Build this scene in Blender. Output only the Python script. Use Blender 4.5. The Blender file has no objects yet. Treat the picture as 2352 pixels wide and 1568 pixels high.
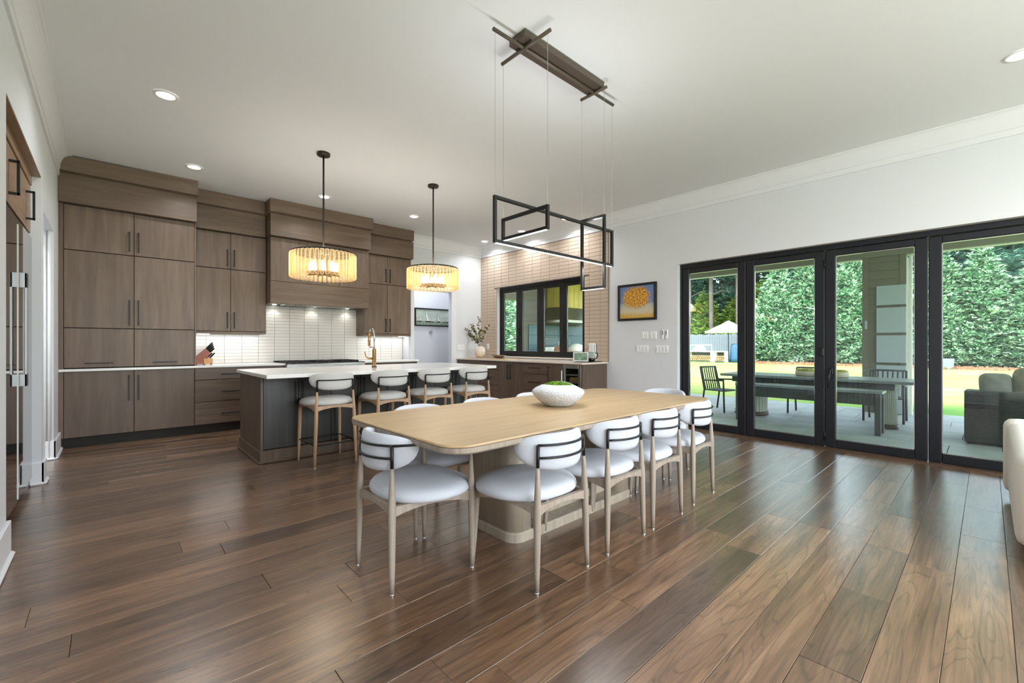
import bpy, bmesh, math, random
from mathutils import Vector, Matrix
random.seed(7)
C = bpy.context.scene.collection
sc = bpy.context.scene
PI = math.pi

# ---------------------------------------------------------------- camera, light, exposure
CAM_H = 1.2
YAW = math.atan2(922.0, 1004.0)
cd = bpy.data.cameras.new('camera'); cam = bpy.data.objects.new('camera', cd); C.objects.link(cam)
cd.sensor_width = 36.0; cd.lens = 1004.0/2352.0*36.0; cd.shift_y = 6.5/2352.0
cd.clip_start = 0.05; cd.clip_end = 300
cam.location = (0, 0, CAM_H); cam.rotation_euler = (PI/2, 0, -YAW)
sc.camera = cam
sc.view_settings.view_transform = 'Standard'; sc.view_settings.look = 'None'
sc.view_settings.gamma = 1.0; sc.view_settings.use_curve_mapping = False
sc.view_settings.exposure = 0.2
sc.cycles.use_denoising = True
sc.cycles.max_bounces = 10; sc.cycles.diffuse_bounces = 5; sc.cycles.glossy_bounces = 4
sc.cycles.transmission_bounces = 6; sc.cycles.transparent_max_bounces = 12
sc.cycles.sample_clamp_indirect = 6.0
sc.cycles.caustics_reflective = False; sc.cycles.caustics_refractive = False

w = bpy.data.worlds.new('world'); sc.world = w; w.use_nodes = True
wn = w.node_tree.nodes; wl = w.node_tree.links
sky = wn.new('ShaderNodeTexSky'); sky.sky_type = 'NISHITA'; sky.sun_disc = False
sky.sun_elevation = math.radians(48); sky.sun_rotation = math.radians(250); sky.dust_density = 2.0
hs = wn.new('ShaderNodeHueSaturation'); hs.inputs['Saturation'].default_value = 0.45
wl.new(sky.outputs[0], hs.inputs['Color']); wl.new(hs.outputs[0], wn['Background'].inputs[0])
wn['Background'].inputs[1].default_value = SKY = 1.45

def lamp(name, typ, loc, power, rot=(0,0,0), color=(1,1,1), **kw):
    d = bpy.data.lights.new(name, typ); d.energy = power; d.color = color
    for k, v in kw.items(): setattr(d, k, v)
    o = bpy.data.objects.new(name, d); C.objects.link(o); o.location = loc; o.rotation_euler = rot
    return o
# sun, high and soft through thin cloud, from behind the house
lamp('sun', 'SUN', (0,0,20), 5.8, rot=(math.radians(38), 0, math.radians(-62)), color=(1,.97,.9), angle=math.radians(6))
# unseen fill light behind the camera, added as if from rear windows
lamp('rear_fill_light', 'AREA', (2.6,-3.85,1.75), 95, rot=(math.radians(90),0,0), color=(.92,.96,1), shape='RECTANGLE', size=4.6, size_y=2.4)
# the living room chandelier behind the camera
lamp('living_room_chandelier_light', 'POINT', (2.6,-2.0,2.2), 125, color=(.90,.955,1), shadow_soft_size=.35)

# ---------------------------------------------------------------- helpers
W = {}
class MB:
    def __init__(s): s.v = []; s.f = []; s.sm = []
    def add(s, vs, fs, smooth=False):
        b = len(s.v); s.v += [tuple(p) for p in vs]
        s.f += [tuple(i+b for i in f) for f in fs]; s.sm += [smooth]*len(fs); return s
    def box(s, x0, x1, y0, y1, z0, z1):
        vs = [(x,y,z) for z in (z0,z1) for y in (y0,y1) for x in (x0,x1)]
        return s.add(vs, [(0,2,3,1),(4,5,7,6),(0,1,5,4),(2,6,7,3),(0,4,6,2),(1,3,7,5)])
    def cbox(s, x0, x1, y0, y1, z0, z1, b=.003):
        b = min(b, .45*min(x1-x0, y1-y0, z1-z0)); L = ((x0,x1),(y0,y1),(z0,z1)); vs = []; idx = {}
        for cx in (0,1):
            for cy in (0,1):
                for cz in (0,1):
                    c = (cx,cy,cz)
                    for a in range(3):
                        p = [L[k][c[k]] if k == a else L[k][c[k]] + (b if c[k] == 0 else -b) for k in range(3)]
                        idx[(c,a)] = len(vs); vs.append(p)
        fs = []
        def quad(a, side):
            o = [k for k in range(3) if k != a]; q = []
            for u, v in ((0,0),(1,0),(1,1),(0,1)):
                c = [0,0,0]; c[a] = side; c[o[0]] = u; c[o[1]] = v; q.append(idx[(tuple(c),a)])
            fl = (side == 1) ^ (a == 1)
            return tuple(q) if fl else tuple(reversed(q))
        for a in range(3):
            for sd in (0,1): fs.append(quad(a, sd))
        for a in range(3):
            o = [k for k in range(3) if k != a]
            for u in (0,1):
                for v in (0,1):
                    c0 = [0,0,0]; c0[a] = 0; c0[o[0]] = u; c0[o[1]] = v; c1 = list(c0); c1[a] = 1
                    q = [idx[(tuple(c0),o[0])], idx[(tuple(c1),o[0])], idx[(tuple(c1),o[1])], idx[(tuple(c0),o[1])]]
                    fs.append(tuple(q))
        for cx in (0,1):
            for cy in (0,1):
                for cz in (0,1): fs.append(tuple(idx[((cx,cy,cz),a)] for a in range(3)))
        # orient outward
        ctr = Vector(((x0+x1)/2,(y0+y1)/2,(z0+z1)/2)); out = []
        for f in fs:
            p = [Vector(vs[i]) for i in f]; n = (p[1]-p[0]).cross(p[2]-p[0]); m = sum(p, Vector())/len(p)
            out.append(f if n.dot(m-ctr) > 0 else tuple(reversed(f)))
        return s.add(vs, out)
    def tube(s, pts, r, n=10, caps=True, smooth=True, closed=False):
        pts = [Vector(p) for p in pts]; m = len(pts); rr = r if isinstance(r, (list,tuple)) else [r]*m
        vs = []; prev = None
        for i, p in enumerate(pts):
            if closed: d = pts[(i+1) % m] - pts[i-1]
            else: d = pts[min(i+1,m-1)] - pts[max(i-1,0)]
            d.normalize()
            if prev is None:
                up = Vector((0,0,1)) if abs(d.z) < .9 else Vector((1,0,0)); a = d.cross(up).normalized()
            else: a = (prev - d*prev.dot(d)).normalized()
            prev = a; b = d.cross(a)
            for k in range(n):
                t = 2*PI*k/n; vs.append(p + (a*math.cos(t) + b*math.sin(t))*rr[i])
        fs = []
        for i in range(m if closed else m-1):
            j = (i+1) % m
            for k in range(n):
                k2 = (k+1) % n; fs.append((i*n+k, i*n+k2, j*n+k2, j*n+k))
        s.add(vs, fs, smooth)
        if caps and not closed:
            s.add(vs[:n], [tuple(reversed(range(n)))]); s.add(vs[-n:], [tuple(range(n))])
        return s
    def lathe(s, prof, c=(0,0,0), n=24, smooth=True, cap0=True, cap1=True, sx=1, sy=1):
        vs = [(c[0]+r*sx*math.cos(2*PI*k/n), c[1]+r*sy*math.sin(2*PI*k/n), c[2]+z) for r, z in prof for k in range(n)]
        fs = [(i*n+k, i*n+(k+1)%n, (i+1)*n+(k+1)%n, (i+1)*n+k) for i in range(len(prof)-1) for k in range(n)]
        s.add(vs, fs, smooth)
        if cap0: s.add(vs[:n], [tuple(reversed(range(n)))])
        if cap1: s.add(vs[-n:], [tuple(range(n))])
        return s
    def prism(s, poly, axis, a0, a1, smooth=False):
        def P(u, v, a): return {'x':(a,u,v),'y':(u,a,v),'z':(u,v,a)}[axis]
        n = len(poly); vs = [P(u,v,a0) for u,v in poly] + [P(u,v,a1) for u,v in poly]
        fs = [(i,(i+1)%n,n+(i+1)%n,n+i) for i in range(n)]
        s.add(vs, fs, smooth); s.add(vs[:n], [tuple(reversed(range(n)))]); s.add(vs[n:], [tuple(range(n))])
        return s
    def ring(s, layers, smooth=True, cap0=True, cap1=True):
        n = len(layers[0]); vs = [p for L in layers for p in L]
        fs = [(i*n+k, i*n+(k+1)%n, (i+1)*n+(k+1)%n, (i+1)*n+k) for i in range(len(layers)-1) for k in range(n)]
        s.add(vs, fs, smooth)
        if cap0: s.add(layers[0], [tuple(reversed(range(n)))], smooth)
        if cap1: s.add(layers[-1], [tuple(range(n))], smooth)
        return s
    def xf(s, M):
        s.v = [tuple(M @ Vector(p)) for p in s.v]; return s
    def build(s, name, mat, parent=None, fix=True, origin=None):
        me = bpy.data.meshes.new(name)
        xs = list(zip(*s.v)); c = Vector([(min(a)+max(a))/2 for a in xs]) if origin is None else Vector(origin)
        me.from_pydata([tuple(Vector(p)-c) for p in s.v], [], s.f)
        me.polygons.foreach_set('use_smooth', s.sm); 
        if fix and len(s.f) < 60000:
            bm = bmesh.new(); bm.from_mesh(me)
            bmesh.ops.remove_doubles(bm, verts=bm.verts, dist=1e-5)
            bmesh.ops.recalc_face_normals(bm, faces=bm.faces); bm.to_mesh(me); bm.free()
        me.materials.append(mat)
        o = bpy.data.objects.new(name, me); C.objects.link(o); W[o] = c
        if parent is not None: o.parent = parent; o.location = c - W[parent]
        else: o.location = c
        return o
def tag(o, label, cat, group=None, kind=None):
    o['label'] = label; o['category'] = cat
    if group: o['group'] = group
    if kind: o['kind'] = kind
    return o
def struct(o): o['kind'] = 'structure'; return o
def thing(name, label, cat, loc=(0,0,0), group=None):
    o = bpy.data.objects.new(name, None); C.objects.link(o); o.location = loc; W[o] = Vector(loc); o.empty_display_size = .1
    return tag(o, label, cat, group)
def setting(name, loc=(0,0,0)):
    o = bpy.data.objects.new(name, None); C.objects.link(o); o.location = loc; W[o] = Vector(loc); o.empty_display_size = .1
    return struct(o)
def copy_tree(o, parent=None):
    c = o.copy(); C.objects.link(c)
    if parent is not None: c.parent = parent
    for ch in list(o.children): copy_tree(ch, c)
    return c
def place_copy(o, loc, rz, label, first):
    r = o if first else copy_tree(o)
    r.location = loc; r.rotation_euler = (0,0,rz); r['label'] = label
    return r
def linked(o, loc, parent=None, rot=None, scale=None):       # a copy that shares the mesh
    c = o.copy(); C.objects.link(c); W[c] = Vector(loc)
    if parent is not None: c.parent = parent; c.location = Vector(loc) - W[parent]
    else: c.location = loc
    if rot is not None: c.rotation_euler = rot
    if scale is not None: c.scale = scale
    return c
def B(*a, b=.002): return MB().cbox(*a, b=b)

# ---------------------------------------------------------------- materials
def srgb(r, g, b):
    f = lambda c: (c/255/12.92) if c/255 <= .04045 else ((c/255+.055)/1.055)**2.4
    return (f(r), f(g), f(b), 1)
def base(name):
    m = bpy.data.materials.new(name); m.use_nodes = True
    return m, m.node_tree.nodes, m.node_tree.links, m.node_tree.nodes['Principled BSDF']
def mat(name, col, rough=.5, metal=0.0, spec=.5, noise=None, bump=None, coat=0, sheen=0, emit=None, trans=0, alpha=None):
    """noise=(scale, amount) tints the colour, bump=(scale, strength)."""
    m, n, l, p = base(name); c = srgb(*col)
    p.inputs['Base Color'].default_value = c; p.inputs['Roughness'].default_value = rough
    p.inputs['Metallic'].default_value = metal; p.inputs['Specular IOR Level'].default_value = spec
    p.inputs['Coat Weight'].default_value = coat; p.inputs['Sheen Weight'].default_value = sheen
    p.inputs['Transmission Weight'].default_value = trans
    tc = None
    if noise or bump: tc = n.new('ShaderNodeTexCoord')
    if noise:
        t = n.new('ShaderNodeTexNoise'); t.inputs['Scale'].default_value = noise[0]; t.inputs['Detail'].default_value = 5
        l.new(tc.outputs['Object'], t.inputs['Vector'])
        r = n.new('ShaderNodeMapRange'); r.inputs['From Min'].default_value = .3; r.inputs['From Max'].default_value = .7
        r.inputs['To Min'].default_value = 1-noise[1]; r.inputs['To Max'].default_value = 1+noise[1]
        l.new(t.outputs['Fac'], r.inputs['Value'])
        mx = n.new('ShaderNodeVectorMath'); mx.operation = 'SCALE'; mx.inputs[0].default_value = c[:3]
        l.new(r.outputs[0], mx.inputs['Scale']); l.new(mx.outputs[0], p.inputs['Base Color'])
    if bump:
        t2 = n.new('ShaderNodeTexNoise'); t2.inputs['Scale'].default_value = bump[0]; t2.inputs['Detail'].default_value = 3
        l.new(tc.outputs['Object'], t2.inputs['Vector'])
        bp = n.new('ShaderNodeBump'); bp.inputs['Strength'].default_value = bump[1]; bp.inputs['Distance'].default_value = .01
        l.new(t2.outputs['Fac'], bp.inputs['Height']); l.new(bp.outputs[0], p.inputs['Normal'])
    if emit:
        p.inputs['Emission Color'].default_value = srgb(*emit[0]); p.inputs['Emission Strength'].default_value = emit[1]
    return m
def wood(name, c1, c2, c3, sc3, rough=.4, tint=.12, contrast=1.0, bump=.08, coat=0.0, spec=.5, rings=0.0, ringscale=6.0, freq=1.0, fine=0.0):
    """Grain from a stretched noise; sc3 stretches it (small = along the grain). Each object gets its own offset and tint."""
    m, n, l, p = base(name)
    tc = n.new('ShaderNodeTexCoord'); oi = n.new('ShaderNodeObjectInfo')
    off = n.new('ShaderNodeVectorMath'); off.operation = 'SCALE'; off.inputs[0].default_value = (37, 53, 71)
    l.new(oi.outputs['Random'], off.inputs['Scale'])
    ad = n.new('ShaderNodeVectorMath'); ad.operation = 'ADD'; l.new(tc.outputs['Object'], ad.inputs[0]); l.new(off.outputs[0], ad.inputs[1])
    mp = n.new('ShaderNodeVectorMath'); mp.operation = 'MULTIPLY'; mp.inputs[1].default_value = sc3; l.new(ad.outputs[0], mp.inputs[0])
    t = n.new('ShaderNodeTexNoise'); t.inputs['Scale'].default_value = freq; t.inputs['Detail'].default_value = 7; t.inputs['Roughness'].default_value = .62; t.inputs['Distortion'].default_value = .6
    l.new(mp.outputs[0], t.inputs['Vector'])
    r = n.new('ShaderNodeValToRGB'); e = r.color_ramp.elements
    e[0].position = .5-.22/contrast; e[0].color = srgb(*c1); e[1].position = .5+.22/contrast; e[1].color = srgb(*c3)
    k = e.new(.5); k.color = srgb(*c2)
    l.new(t.outputs['Fac'], r.inputs[0]); col = r.outputs[0]; h = t.outputs['Fac']
    if rings > 0:
        wv = n.new('ShaderNodeTexNoise'); wv.inputs['Scale'].default_value = freq*.55; wv.inputs['Detail'].default_value = 2; wv.inputs['Distortion'].default_value = .3
        l.new(mp.outputs[0], wv.inputs['Vector'])
        mu = n.new('ShaderNodeMath'); mu.operation = 'MULTIPLY'; mu.inputs[1].default_value = ringscale; l.new(wv.outputs['Fac'], mu.inputs[0])
        pp = n.new('ShaderNodeMath'); pp.operation = 'PINGPONG'; pp.inputs[1].default_value = .5; l.new(mu.outputs[0], pp.inputs[0])
        mr = n.new('ShaderNodeMapRange'); mr.inputs['From Min'].default_value = 0; mr.inputs['From Max'].default_value = .13
        mr.inputs['To Min'].default_value = 1-rings; mr.inputs['To Max'].default_value = 1; l.new(pp.outputs[0], mr.inputs['Value'])
        sm = n.new('ShaderNodeVectorMath'); sm.operation = 'SCALE'; l.new(col, sm.inputs[0]); l.new(mr.outputs[0], sm.inputs['Scale']); col = sm.outputs[0]
        ah = n.new('ShaderNodeMath'); ah.operation = 'ADD'; l.new(h, ah.inputs[0]); l.new(mr.outputs[0], ah.inputs[1]); h = ah.outputs[0]
    if fine > 0:
        m6 = n.new('ShaderNodeVectorMath'); m6.operation = 'MULTIPLY'; m6.inputs[1].default_value = (2.2, 9, 9); l.new(mp.outputs[0], m6.inputs[0])
        t6 = n.new('ShaderNodeTexNoise'); t6.inputs['Scale'].default_value = freq; t6.inputs['Detail'].default_value = 4; l.new(m6.outputs[0], t6.inputs['Vector'])
        r6 = n.new('ShaderNodeMapRange'); r6.inputs['From Min'].default_value = .34; r6.inputs['From Max'].default_value = .62; r6.inputs['To Min'].default_value = 1-fine; r6.inputs['To Max'].default_value = 1+fine*.35; l.new(t6.outputs['Fac'], r6.inputs['Value'])
        s6 = n.new('ShaderNodeVectorMath'); s6.operation = 'SCALE'; l.new(col, s6.inputs[0]); l.new(r6.outputs[0], s6.inputs['Scale']); col = s6.outputs[0]
    if fine > .2:      # sparse dark mineral streaks and knots
        m7 = n.new('ShaderNodeVectorMath'); m7.operation = 'MULTIPLY'; m7.inputs[1].default_value = (2.6, 2.0, 2.0); l.new(mp.outputs[0], m7.inputs[0])
        t7 = n.new('ShaderNodeTexNoise'); t7.inputs['Scale'].default_value = freq; t7.inputs['Detail'].default_value = 3; t7.inputs['Distortion'].default_value = .8; l.new(m7.outputs[0], t7.inputs['Vector'])
        r7 = n.new('ShaderNodeMapRange'); r7.inputs['From Min'].default_value = .655; r7.inputs['From Max'].default_value = .74; r7.inputs['To Min'].default_value = 1; r7.inputs['To Max'].default_value = .38; l.new(t7.outputs['Fac'], r7.inputs['Value'])
        s7 = n.new('ShaderNodeVectorMath'); s7.operation = 'SCALE'; l.new(col, s7.inputs[0]); l.new(r7.outputs[0], s7.inputs['Scale']); col = s7.outputs[0]
    rm = n.new('ShaderNodeMapRange'); rm.inputs['To Min'].default_value = 1-tint; rm.inputs['To Max'].default_value = 1+tint
    l.new(oi.outputs['Random'], rm.inputs['Value'])
    s = n.new('ShaderNodeVectorMath'); s.operation = 'SCALE'; l.new(col, s.inputs[0]); l.new(rm.outputs[0], s.inputs['Scale'])
    l.new(s.outputs[0], p.inputs['Base Color'])
    p.inputs['Roughness'].default_value = rough; p.inputs['Coat Weight'].default_value = coat; p.inputs['Coat Roughness'].default_value = .26; p.inputs['Coat IOR'].default_value = 1.6; p.inputs['Specular IOR Level'].default_value = spec
    bp = n.new('ShaderNodeBump'); bp.inputs['Strength'].default_value = bump; bp.inputs['Distance'].default_value = .004
    l.new(h, bp.inputs['Height']); l.new(bp.outputs[0], p.inputs['Normal'])
    return m
def glass_thin(name, tint=(240,246,244), ior=1.5):
    m = bpy.data.materials.new(name); m.use_nodes = True; n = m.node_tree.nodes; l = m.node_tree.links
    n.remove(n['Principled BSDF']); out = n['Material Output']
    t = n.new('ShaderNodeBsdfTransparent'); t.inputs[0].default_value = srgb(*tint)
    g = n.new('ShaderNodeBsdfGlossy'); g.inputs['Roughness'].default_value = 0.0
    f = n.new('ShaderNodeFresnel'); gb = n.new('ShaderNodeNewGeometry'); mi = n.new('ShaderNodeMapRange')   # same reflectance entering and leaving the thin pane
    mi.inputs['To Min'].default_value = ior; mi.inputs['To Max'].default_value = 1/ior; l.new(gb.outputs['Backfacing'], mi.inputs['Value']); l.new(mi.outputs[0], f.inputs['IOR'])
    mx = n.new('ShaderNodeMixShader'); l.new(f.outputs[0], mx.inputs[0]); l.new(t.outputs[0], mx.inputs[1]); l.new(g.outputs[0], mx.inputs[2])
    l.new(mx.outputs[0], out.inputs[0]); return m
def leafy(name, dark, mid, light, transl=.25):
    m = bpy.data.materials.new(name); m.use_nodes = True; n = m.node_tree.nodes; l = m.node_tree.links; p = n['Principled BSDF']
    g = n.new('ShaderNodeNewGeometry'); r = n.new('ShaderNodeValToRGB'); e = r.color_ramp.elements
    e[0].color = srgb(*dark); e[1].color = srgb(*light); k = e.new(.5); k.color = srgb(*mid)
    l.new(g.outputs['Random Per Island'], r.inputs[0]); l.new(r.outputs[0], p.inputs['Base Color'])
    p.inputs['Roughness'].default_value = .6
    tr = n.new('ShaderNodeBsdfTranslucent'); l.new(r.outputs[0], tr.inputs[0])
    mx = n.new('ShaderNodeMixShader'); mx.inputs[0].default_value = transl
    l.new(p.outputs[0], mx.inputs[1]); l.new(tr.outputs[0], mx.inputs[2]); l.new(mx.outputs[0], n['Material Output'].inputs[0])
    return m

M = {}
M['ceiling'] = mat('ceiling_paint', (229,231,235), .9, bump=(90,.03))
M['wall'] = mat('wall_paint', (221,223,228), .8, bump=(120,.02))
M['trim'] = mat('trim_paint', (229,230,234), .45)
M['plank'] = wood('floor_planks', (80,57,42), (119,89,67), (162,128,99), (.6,5.6,5.6), rough=.30, tint=.38, contrast=.75, bump=.16, spec=.75, coat=1.0, rings=.36, ringscale=17, freq=2.0, fine=.26)
M['sill'] = wood('door_sill_wood', (58,42,34), (88,66,54), (110,88,74), (6,.6,6), rough=.3, freq=2)
M['subfloor'] = mat('subfloor', (28,20,15), .8)
M['cabv'] = wood('cabinet_maple_vertical', (88,71,59), (108,89,75), (126,106,90), (7,7,.55), rough=.42, tint=.06, contrast=.75, bump=.03, freq=2.0)
M['cabh'] = wood('cabinet_maple_horizontal', (88,71,58), (106,87,72), (124,103,86), (.6,.6,8), rough=.42, tint=.05, contrast=.75, bump=.03, freq=2.0)
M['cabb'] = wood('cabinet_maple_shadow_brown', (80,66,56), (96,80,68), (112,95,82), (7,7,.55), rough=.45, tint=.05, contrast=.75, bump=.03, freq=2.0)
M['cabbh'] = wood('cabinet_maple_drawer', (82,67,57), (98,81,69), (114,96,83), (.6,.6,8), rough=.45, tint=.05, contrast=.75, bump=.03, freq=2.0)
M['kick'] = mat('toe_kick', (40,33,27), .7)
M['carcass'] = mat('cabinet_inside', (30,24,20), .8)
M['island'] = wood('island_charcoal_stain', (40,38,36), (52,49,46), (66,62,58), (8,8,.5), rough=.4, tint=.05, contrast=.8, bump=.03, freq=2.0)
M['black'] = mat('black_metal', (22,21,21), .4, spec=.4)
M['bronze'] = mat('dark_bronze', (92,80,70), .45, metal=.3)
M['frameblk'] = mat('door_frame_black', (23,24,31), .5, spec=.4)
M['winblk'] = mat('window_frame_black', (22,21,21), .5, spec=.4)
M['steel'] = mat('brushed_steel', (190,190,188), .28, metal=1, bump=(300,.02))
M['fridge'] = mat('polished_steel', (150,142,134), .04, metal=1)
M['handle'] = mat('satin_steel_handle', (176,180,184), .35, metal=.4)
M['quartz'] = mat('white_quartz', (240,238,236), .14, noise=(3,.03))
M['quartzw'] = mat('warm_quartz', (226,212,200), .22, noise=(3,.04))
M['oaktop'] = wood('light_oak_top', (170,141,104), (188,160,122), (202,175,138), (.5,7,7), rough=.38, tint=0, contrast=.75, bump=.03, freq=2.0, rings=.06, ringscale=7)
M['oakedge'] = wood('light_oak_base', (150,138,120), (174,162,144), (194,183,165), (8,8,.5), rough=.5, tint=.05, contrast=.8, bump=.04, freq=2)
M['oakleg'] = wood('grey_oak_leg', (134,121,109), (156,143,130), (174,161,148), (14,14,1), rough=.5, tint=.04, contrast=.8, bump=.03, freq=2)
M['oakstool'] = wood('warm_oak_leg', (165,132,103), (186,152,122), (203,171,142), (14,14,1), rough=.5, tint=.04, contrast=.8, bump=.03, freq=2)
M['fabric'] = mat('white_boucle', (197,200,209), .9, sheen=.2, bump=(420,.12))
M['stoolfab'] = mat('ivory_stool_fabric', (204,201,198), .9, sheen=.2, bump=(420,.12))
M['glide'] = mat('steel_glide', (225,228,230), .2, metal=1)
M['tile'] = mat('beige_glazed_tile', (196,177,160), .2, bump=(9,.05))
M['grout'] = mat('tile_grout', (128,116,104), .9)
M['btile'] = mat('ivory_glazed_tile', (229,224,218), .16, bump=(9,.05))
M['bgrout'] = mat('pale_grout', (160,154,148), .9)
M['glass'] = glass_thin('clear_glass')
M['plastic'] = mat('white_plastic', (240,240,240), .35)
M['brass'] = mat('champagne_brass', (196,160,110), .25, metal=1)
M['chrome'] = mat('chrome', (215,215,215), .1, metal=1)
M['bulb'] = mat('warm_bulb', (255,240,215), .3, emit=((255,240,214), 16))
M['cabl'] = wood('cabinet_maple_warm_lit', (122,98,78), (146,119,97), (166,138,114), (.6,.6,8), rough=.42, tint=.04, contrast=.75, bump=.03, freq=2.0)  # maple lightened to put the warm light over the fridge into its colour
M['dkbronze'] = mat('oil_rubbed_bronze', (46,38,33), .45, metal=.3)
M['led'] = mat('white_led', (255,255,255), .3, emit=((255,252,246), 4.5))
M['downled'] = mat('downlight_lens', (255,255,255), .3, emit=((255,251,244), 14))
M['stoneware'] = mat('white_stoneware', (201,204,211), .85, bump=(70,1.0))

# ---------------------------------------------------------------- room shell
XL, XR, YB, YH, H = -.437, 6.02, 7.80, 7.555, 3.325
CT = .914                                    # counter height
fl = struct(MB().box(-1.6, 6.02, -4.0, 8.6, -.12, -.022).build('floor', M['subfloor']))
# oak-brown floorboards, one object each, running along X
rng = random.Random(11)
PW = .189
k0 = int(math.floor((-.45-.117)/PW)); n_pl = 0
for k in range(k0, 41):
    y0 = .117 + k*PW
    x = XL-.05 - rng.uniform(0, 1.4) if y0 < 7.3 else XL-.05
    xe = 6.0
    while x < xe:
        L = rng.choice((.7, 1.1, 1.5, 1.9, 2.1, 2.1))
        a, b = max(x, -.62), min(x+L, xe)
        if b-a > .05:
            dz = rng.uniform(-.0006, .0006)
            B(a+.0008, b-.0008, y0+.0008, y0+PW-.0008, -.02, 0+dz, b=.0014).build('plank', M['plank'], fl, fix=False); n_pl += 1
        x += L
rest = MB()
for k in range(int((-4-.117)/PW)-1, k0):
    y0 = .117+k*PW; x = XL - rng.uniform(0, 2)
    while x < 6.0:
        L = rng.choice((1.1, 1.9, 2.1)); a, b = max(x, -.62), min(x+L, 6.0)
        if b > a: rest.box(a+.001, b-.001, y0+.001, y0+PW-.001, -.02, 0)
        x += L
o = rest.build('planks_behind_camera', M['plank'], fl, fix=False); o['kind'] = 'stuff'
for (a, b, y0, y1) in ((-1.6,-.62,5.5,7.0), (4.2,6.0,7.86,8.6)):
    MB().box(a, b, y0, y1, -.02, 0).build('plank', M['plank'], fl)

struct(MB().box(-1.7, 6.25, -4.1, 8.75, H, H+.15).build('ceiling', M['ceiling']))
T = .16
wl_ = MB()
wl_.box(XL-T, XL, -4.0, 3.77, 0, H); wl_.box(XL-T, XL, 3.77, 5.49, 2.63, H); wl_.box(XL-T-.6, XL, 5.49, 5.655, 0, H)
wl_.box(XL-T, XL, 5.655, 6.58, 2.375, H); wl_.box(XL-T-.25, XL, 6.58, YB, 0, H)
wl_.box(-1.3, -1.2, 3.6, 5.6, 0, H); wl_.box(-1.25, XL-T+.02, 3.65, 3.77, 0, H)
wall_left = struct(wl_.build('wall_left', M['wall']))
fluted = MB()                                   # reeded far jamb of the left doorway
for i in range(10): fluted.tube([(XL-.03-.034*i, 6.574, 0), (XL-.03-.034*i, 6.574, 2.375)], .016, n=8)
fluted.build('fluted_jamb', M['trim'], wall_left)
struct(MB().box(-1.7, -1.6, 5.4, 7.9, 0, H).build('wall_pantry', M['wall']))
wb = MB(); wb.box(XL, 4.235, YB, YB+.1, 0, H); wb.box(4.235, 4.34, YH, YB+.1, 0, H); wb.box(4.34, 5.235, YH, YH+.12, 2.278, H); wb.box(5.235, XR, YH, YH+.12, 0, H)
wall_kitchen = struct(wb.build('wall_kitchen', M['wall']))
cas = MB(); cas.cbox(4.262, 4.345, YH-.018, YH+.13, 0, 2.36); cas.cbox(5.22, 5.345, YH-.018, YH+.0, 0, 2.36); cas.cbox(4.262, 5.345, YH-.02, YH+.0, 2.278, 2.37)
cas.build('door_casing', M['trim'], wall_kitchen)
struct(MB().box(4.1, 6.1, 8.6, 8.7, 0, H).box(4.0, 4.24, 7.9, 8.7, 0, H).build('wall_hall', M['wall']))
lamp('hall_fill_light', 'AREA', (5.0, 8.05, H-.02), 16, color=(.95,.975,1), shape='DISK', size=.12)  # unseen lamp added to brighten the hall
lamp('pantry_downlight', 'AREA', (-1.1, 6.3, H-.02), 10, color=(.95,.975,1), shape='DISK', size=.12)
# right wall with the folding doors and the servery window
DY0, DY1, DT = -1.33, 3.03, 2.352
WY0, WY1, WZ0, WZ1 = 4.70, 7.02, .93, 2.392
wr = MB(); X2 = XR+.2
wr.box(XR, X2, -4.0, DY0, 0, H); wr.box(XR, X2, DY0, DY1, DT, H); wr.box(XR, X2, DY1, WY0, 0, H)
wr.box(XR, X2, WY0, WY1, 0, WZ0); wr.box(XR, X2, WY0, WY1, WZ1, H); wr.box(XR, X2, WY1, 8.7, 0, H)
wall_right = struct(wr.build('wall_right', M['wall']))
wbk = MB(); wbk.box(-1.7, .2, -4.1, -4, 0, H); wbk.box(5.0, 6.25, -4.1, -4, 0, H); wbk.box(.2, 5.0, -4.1, -4, 0, .3); wbk.box(.2, 5.0, -4.1, -4, 2.9, H)  # unseen back wall; wide opening added to let sky light in
struct(wbk.build('wall_back', M['wall']))

# crown mouldings (cove profile)
def cove(p, h):
    pts = [(0, 3.088), (.018, 3.088), (.018, 3.145), (.026, 3.15)]
    for i in range(9):
        t = i/8*PI/2; pts.append((.026+(p-.026)*(1-math.cos(t)), 3.16+(h-3.175)*math.sin(t)))
    pts += [(p, h), (0, h)]
    return pts
struct(MB().prism([(XL+u, z) for u, z in cove(.115, H)], 'y', -4, 7.02).build('trim_1', M['trim']))
struct(MB().prism([(XR-u, z) for u, z in cove(.07, H)], 'y', -4, YH).build('trim_2', M['trim']))
struct(MB().prism([(YH-u, z) for u, z in cove(.10, H)], 'x', 4.20, XR).build('trim_3', M['trim']))
# baseboards
def bboard(mb, x0, x1, y0, y1, axis, sgn, h=.2):
    if axis == 'x':       # against a wall whose normal is +-x
        xa = x0; mb.cbox(min(xa,xa+sgn*.02), max(xa,xa+sgn*.02), y0, y1, 0, h, b=.004); mb.cbox(min(xa,xa+sgn*.036), max(xa,xa+sgn*.036), y0, y1, 0, .025, b=.01)
    else:
        ya = y0; mb.cbox(x0, x1, min(ya,ya+sgn*.02), max(ya,ya+sgn*.02), 0, h, b=.004); mb.cbox(x0, x1, min(ya,ya+sgn*.036), max(ya,ya+sgn*.036), 0, .025, b=.01)
bb = MB(); bboard(bb, XL, 0, -4, 3.77, 'x', 1); struct(bb.build('baseboard_left', M['trim']))
bb = MB(); bboard(bb, XL, 0, 5.47, 5.675, 'x', 1, .19); bboard(bb, XL-.07, XL+.02, 5.49, 0, 'y', -1, .19); struct(bb.build('baseboard_pier', M['trim']))
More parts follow.
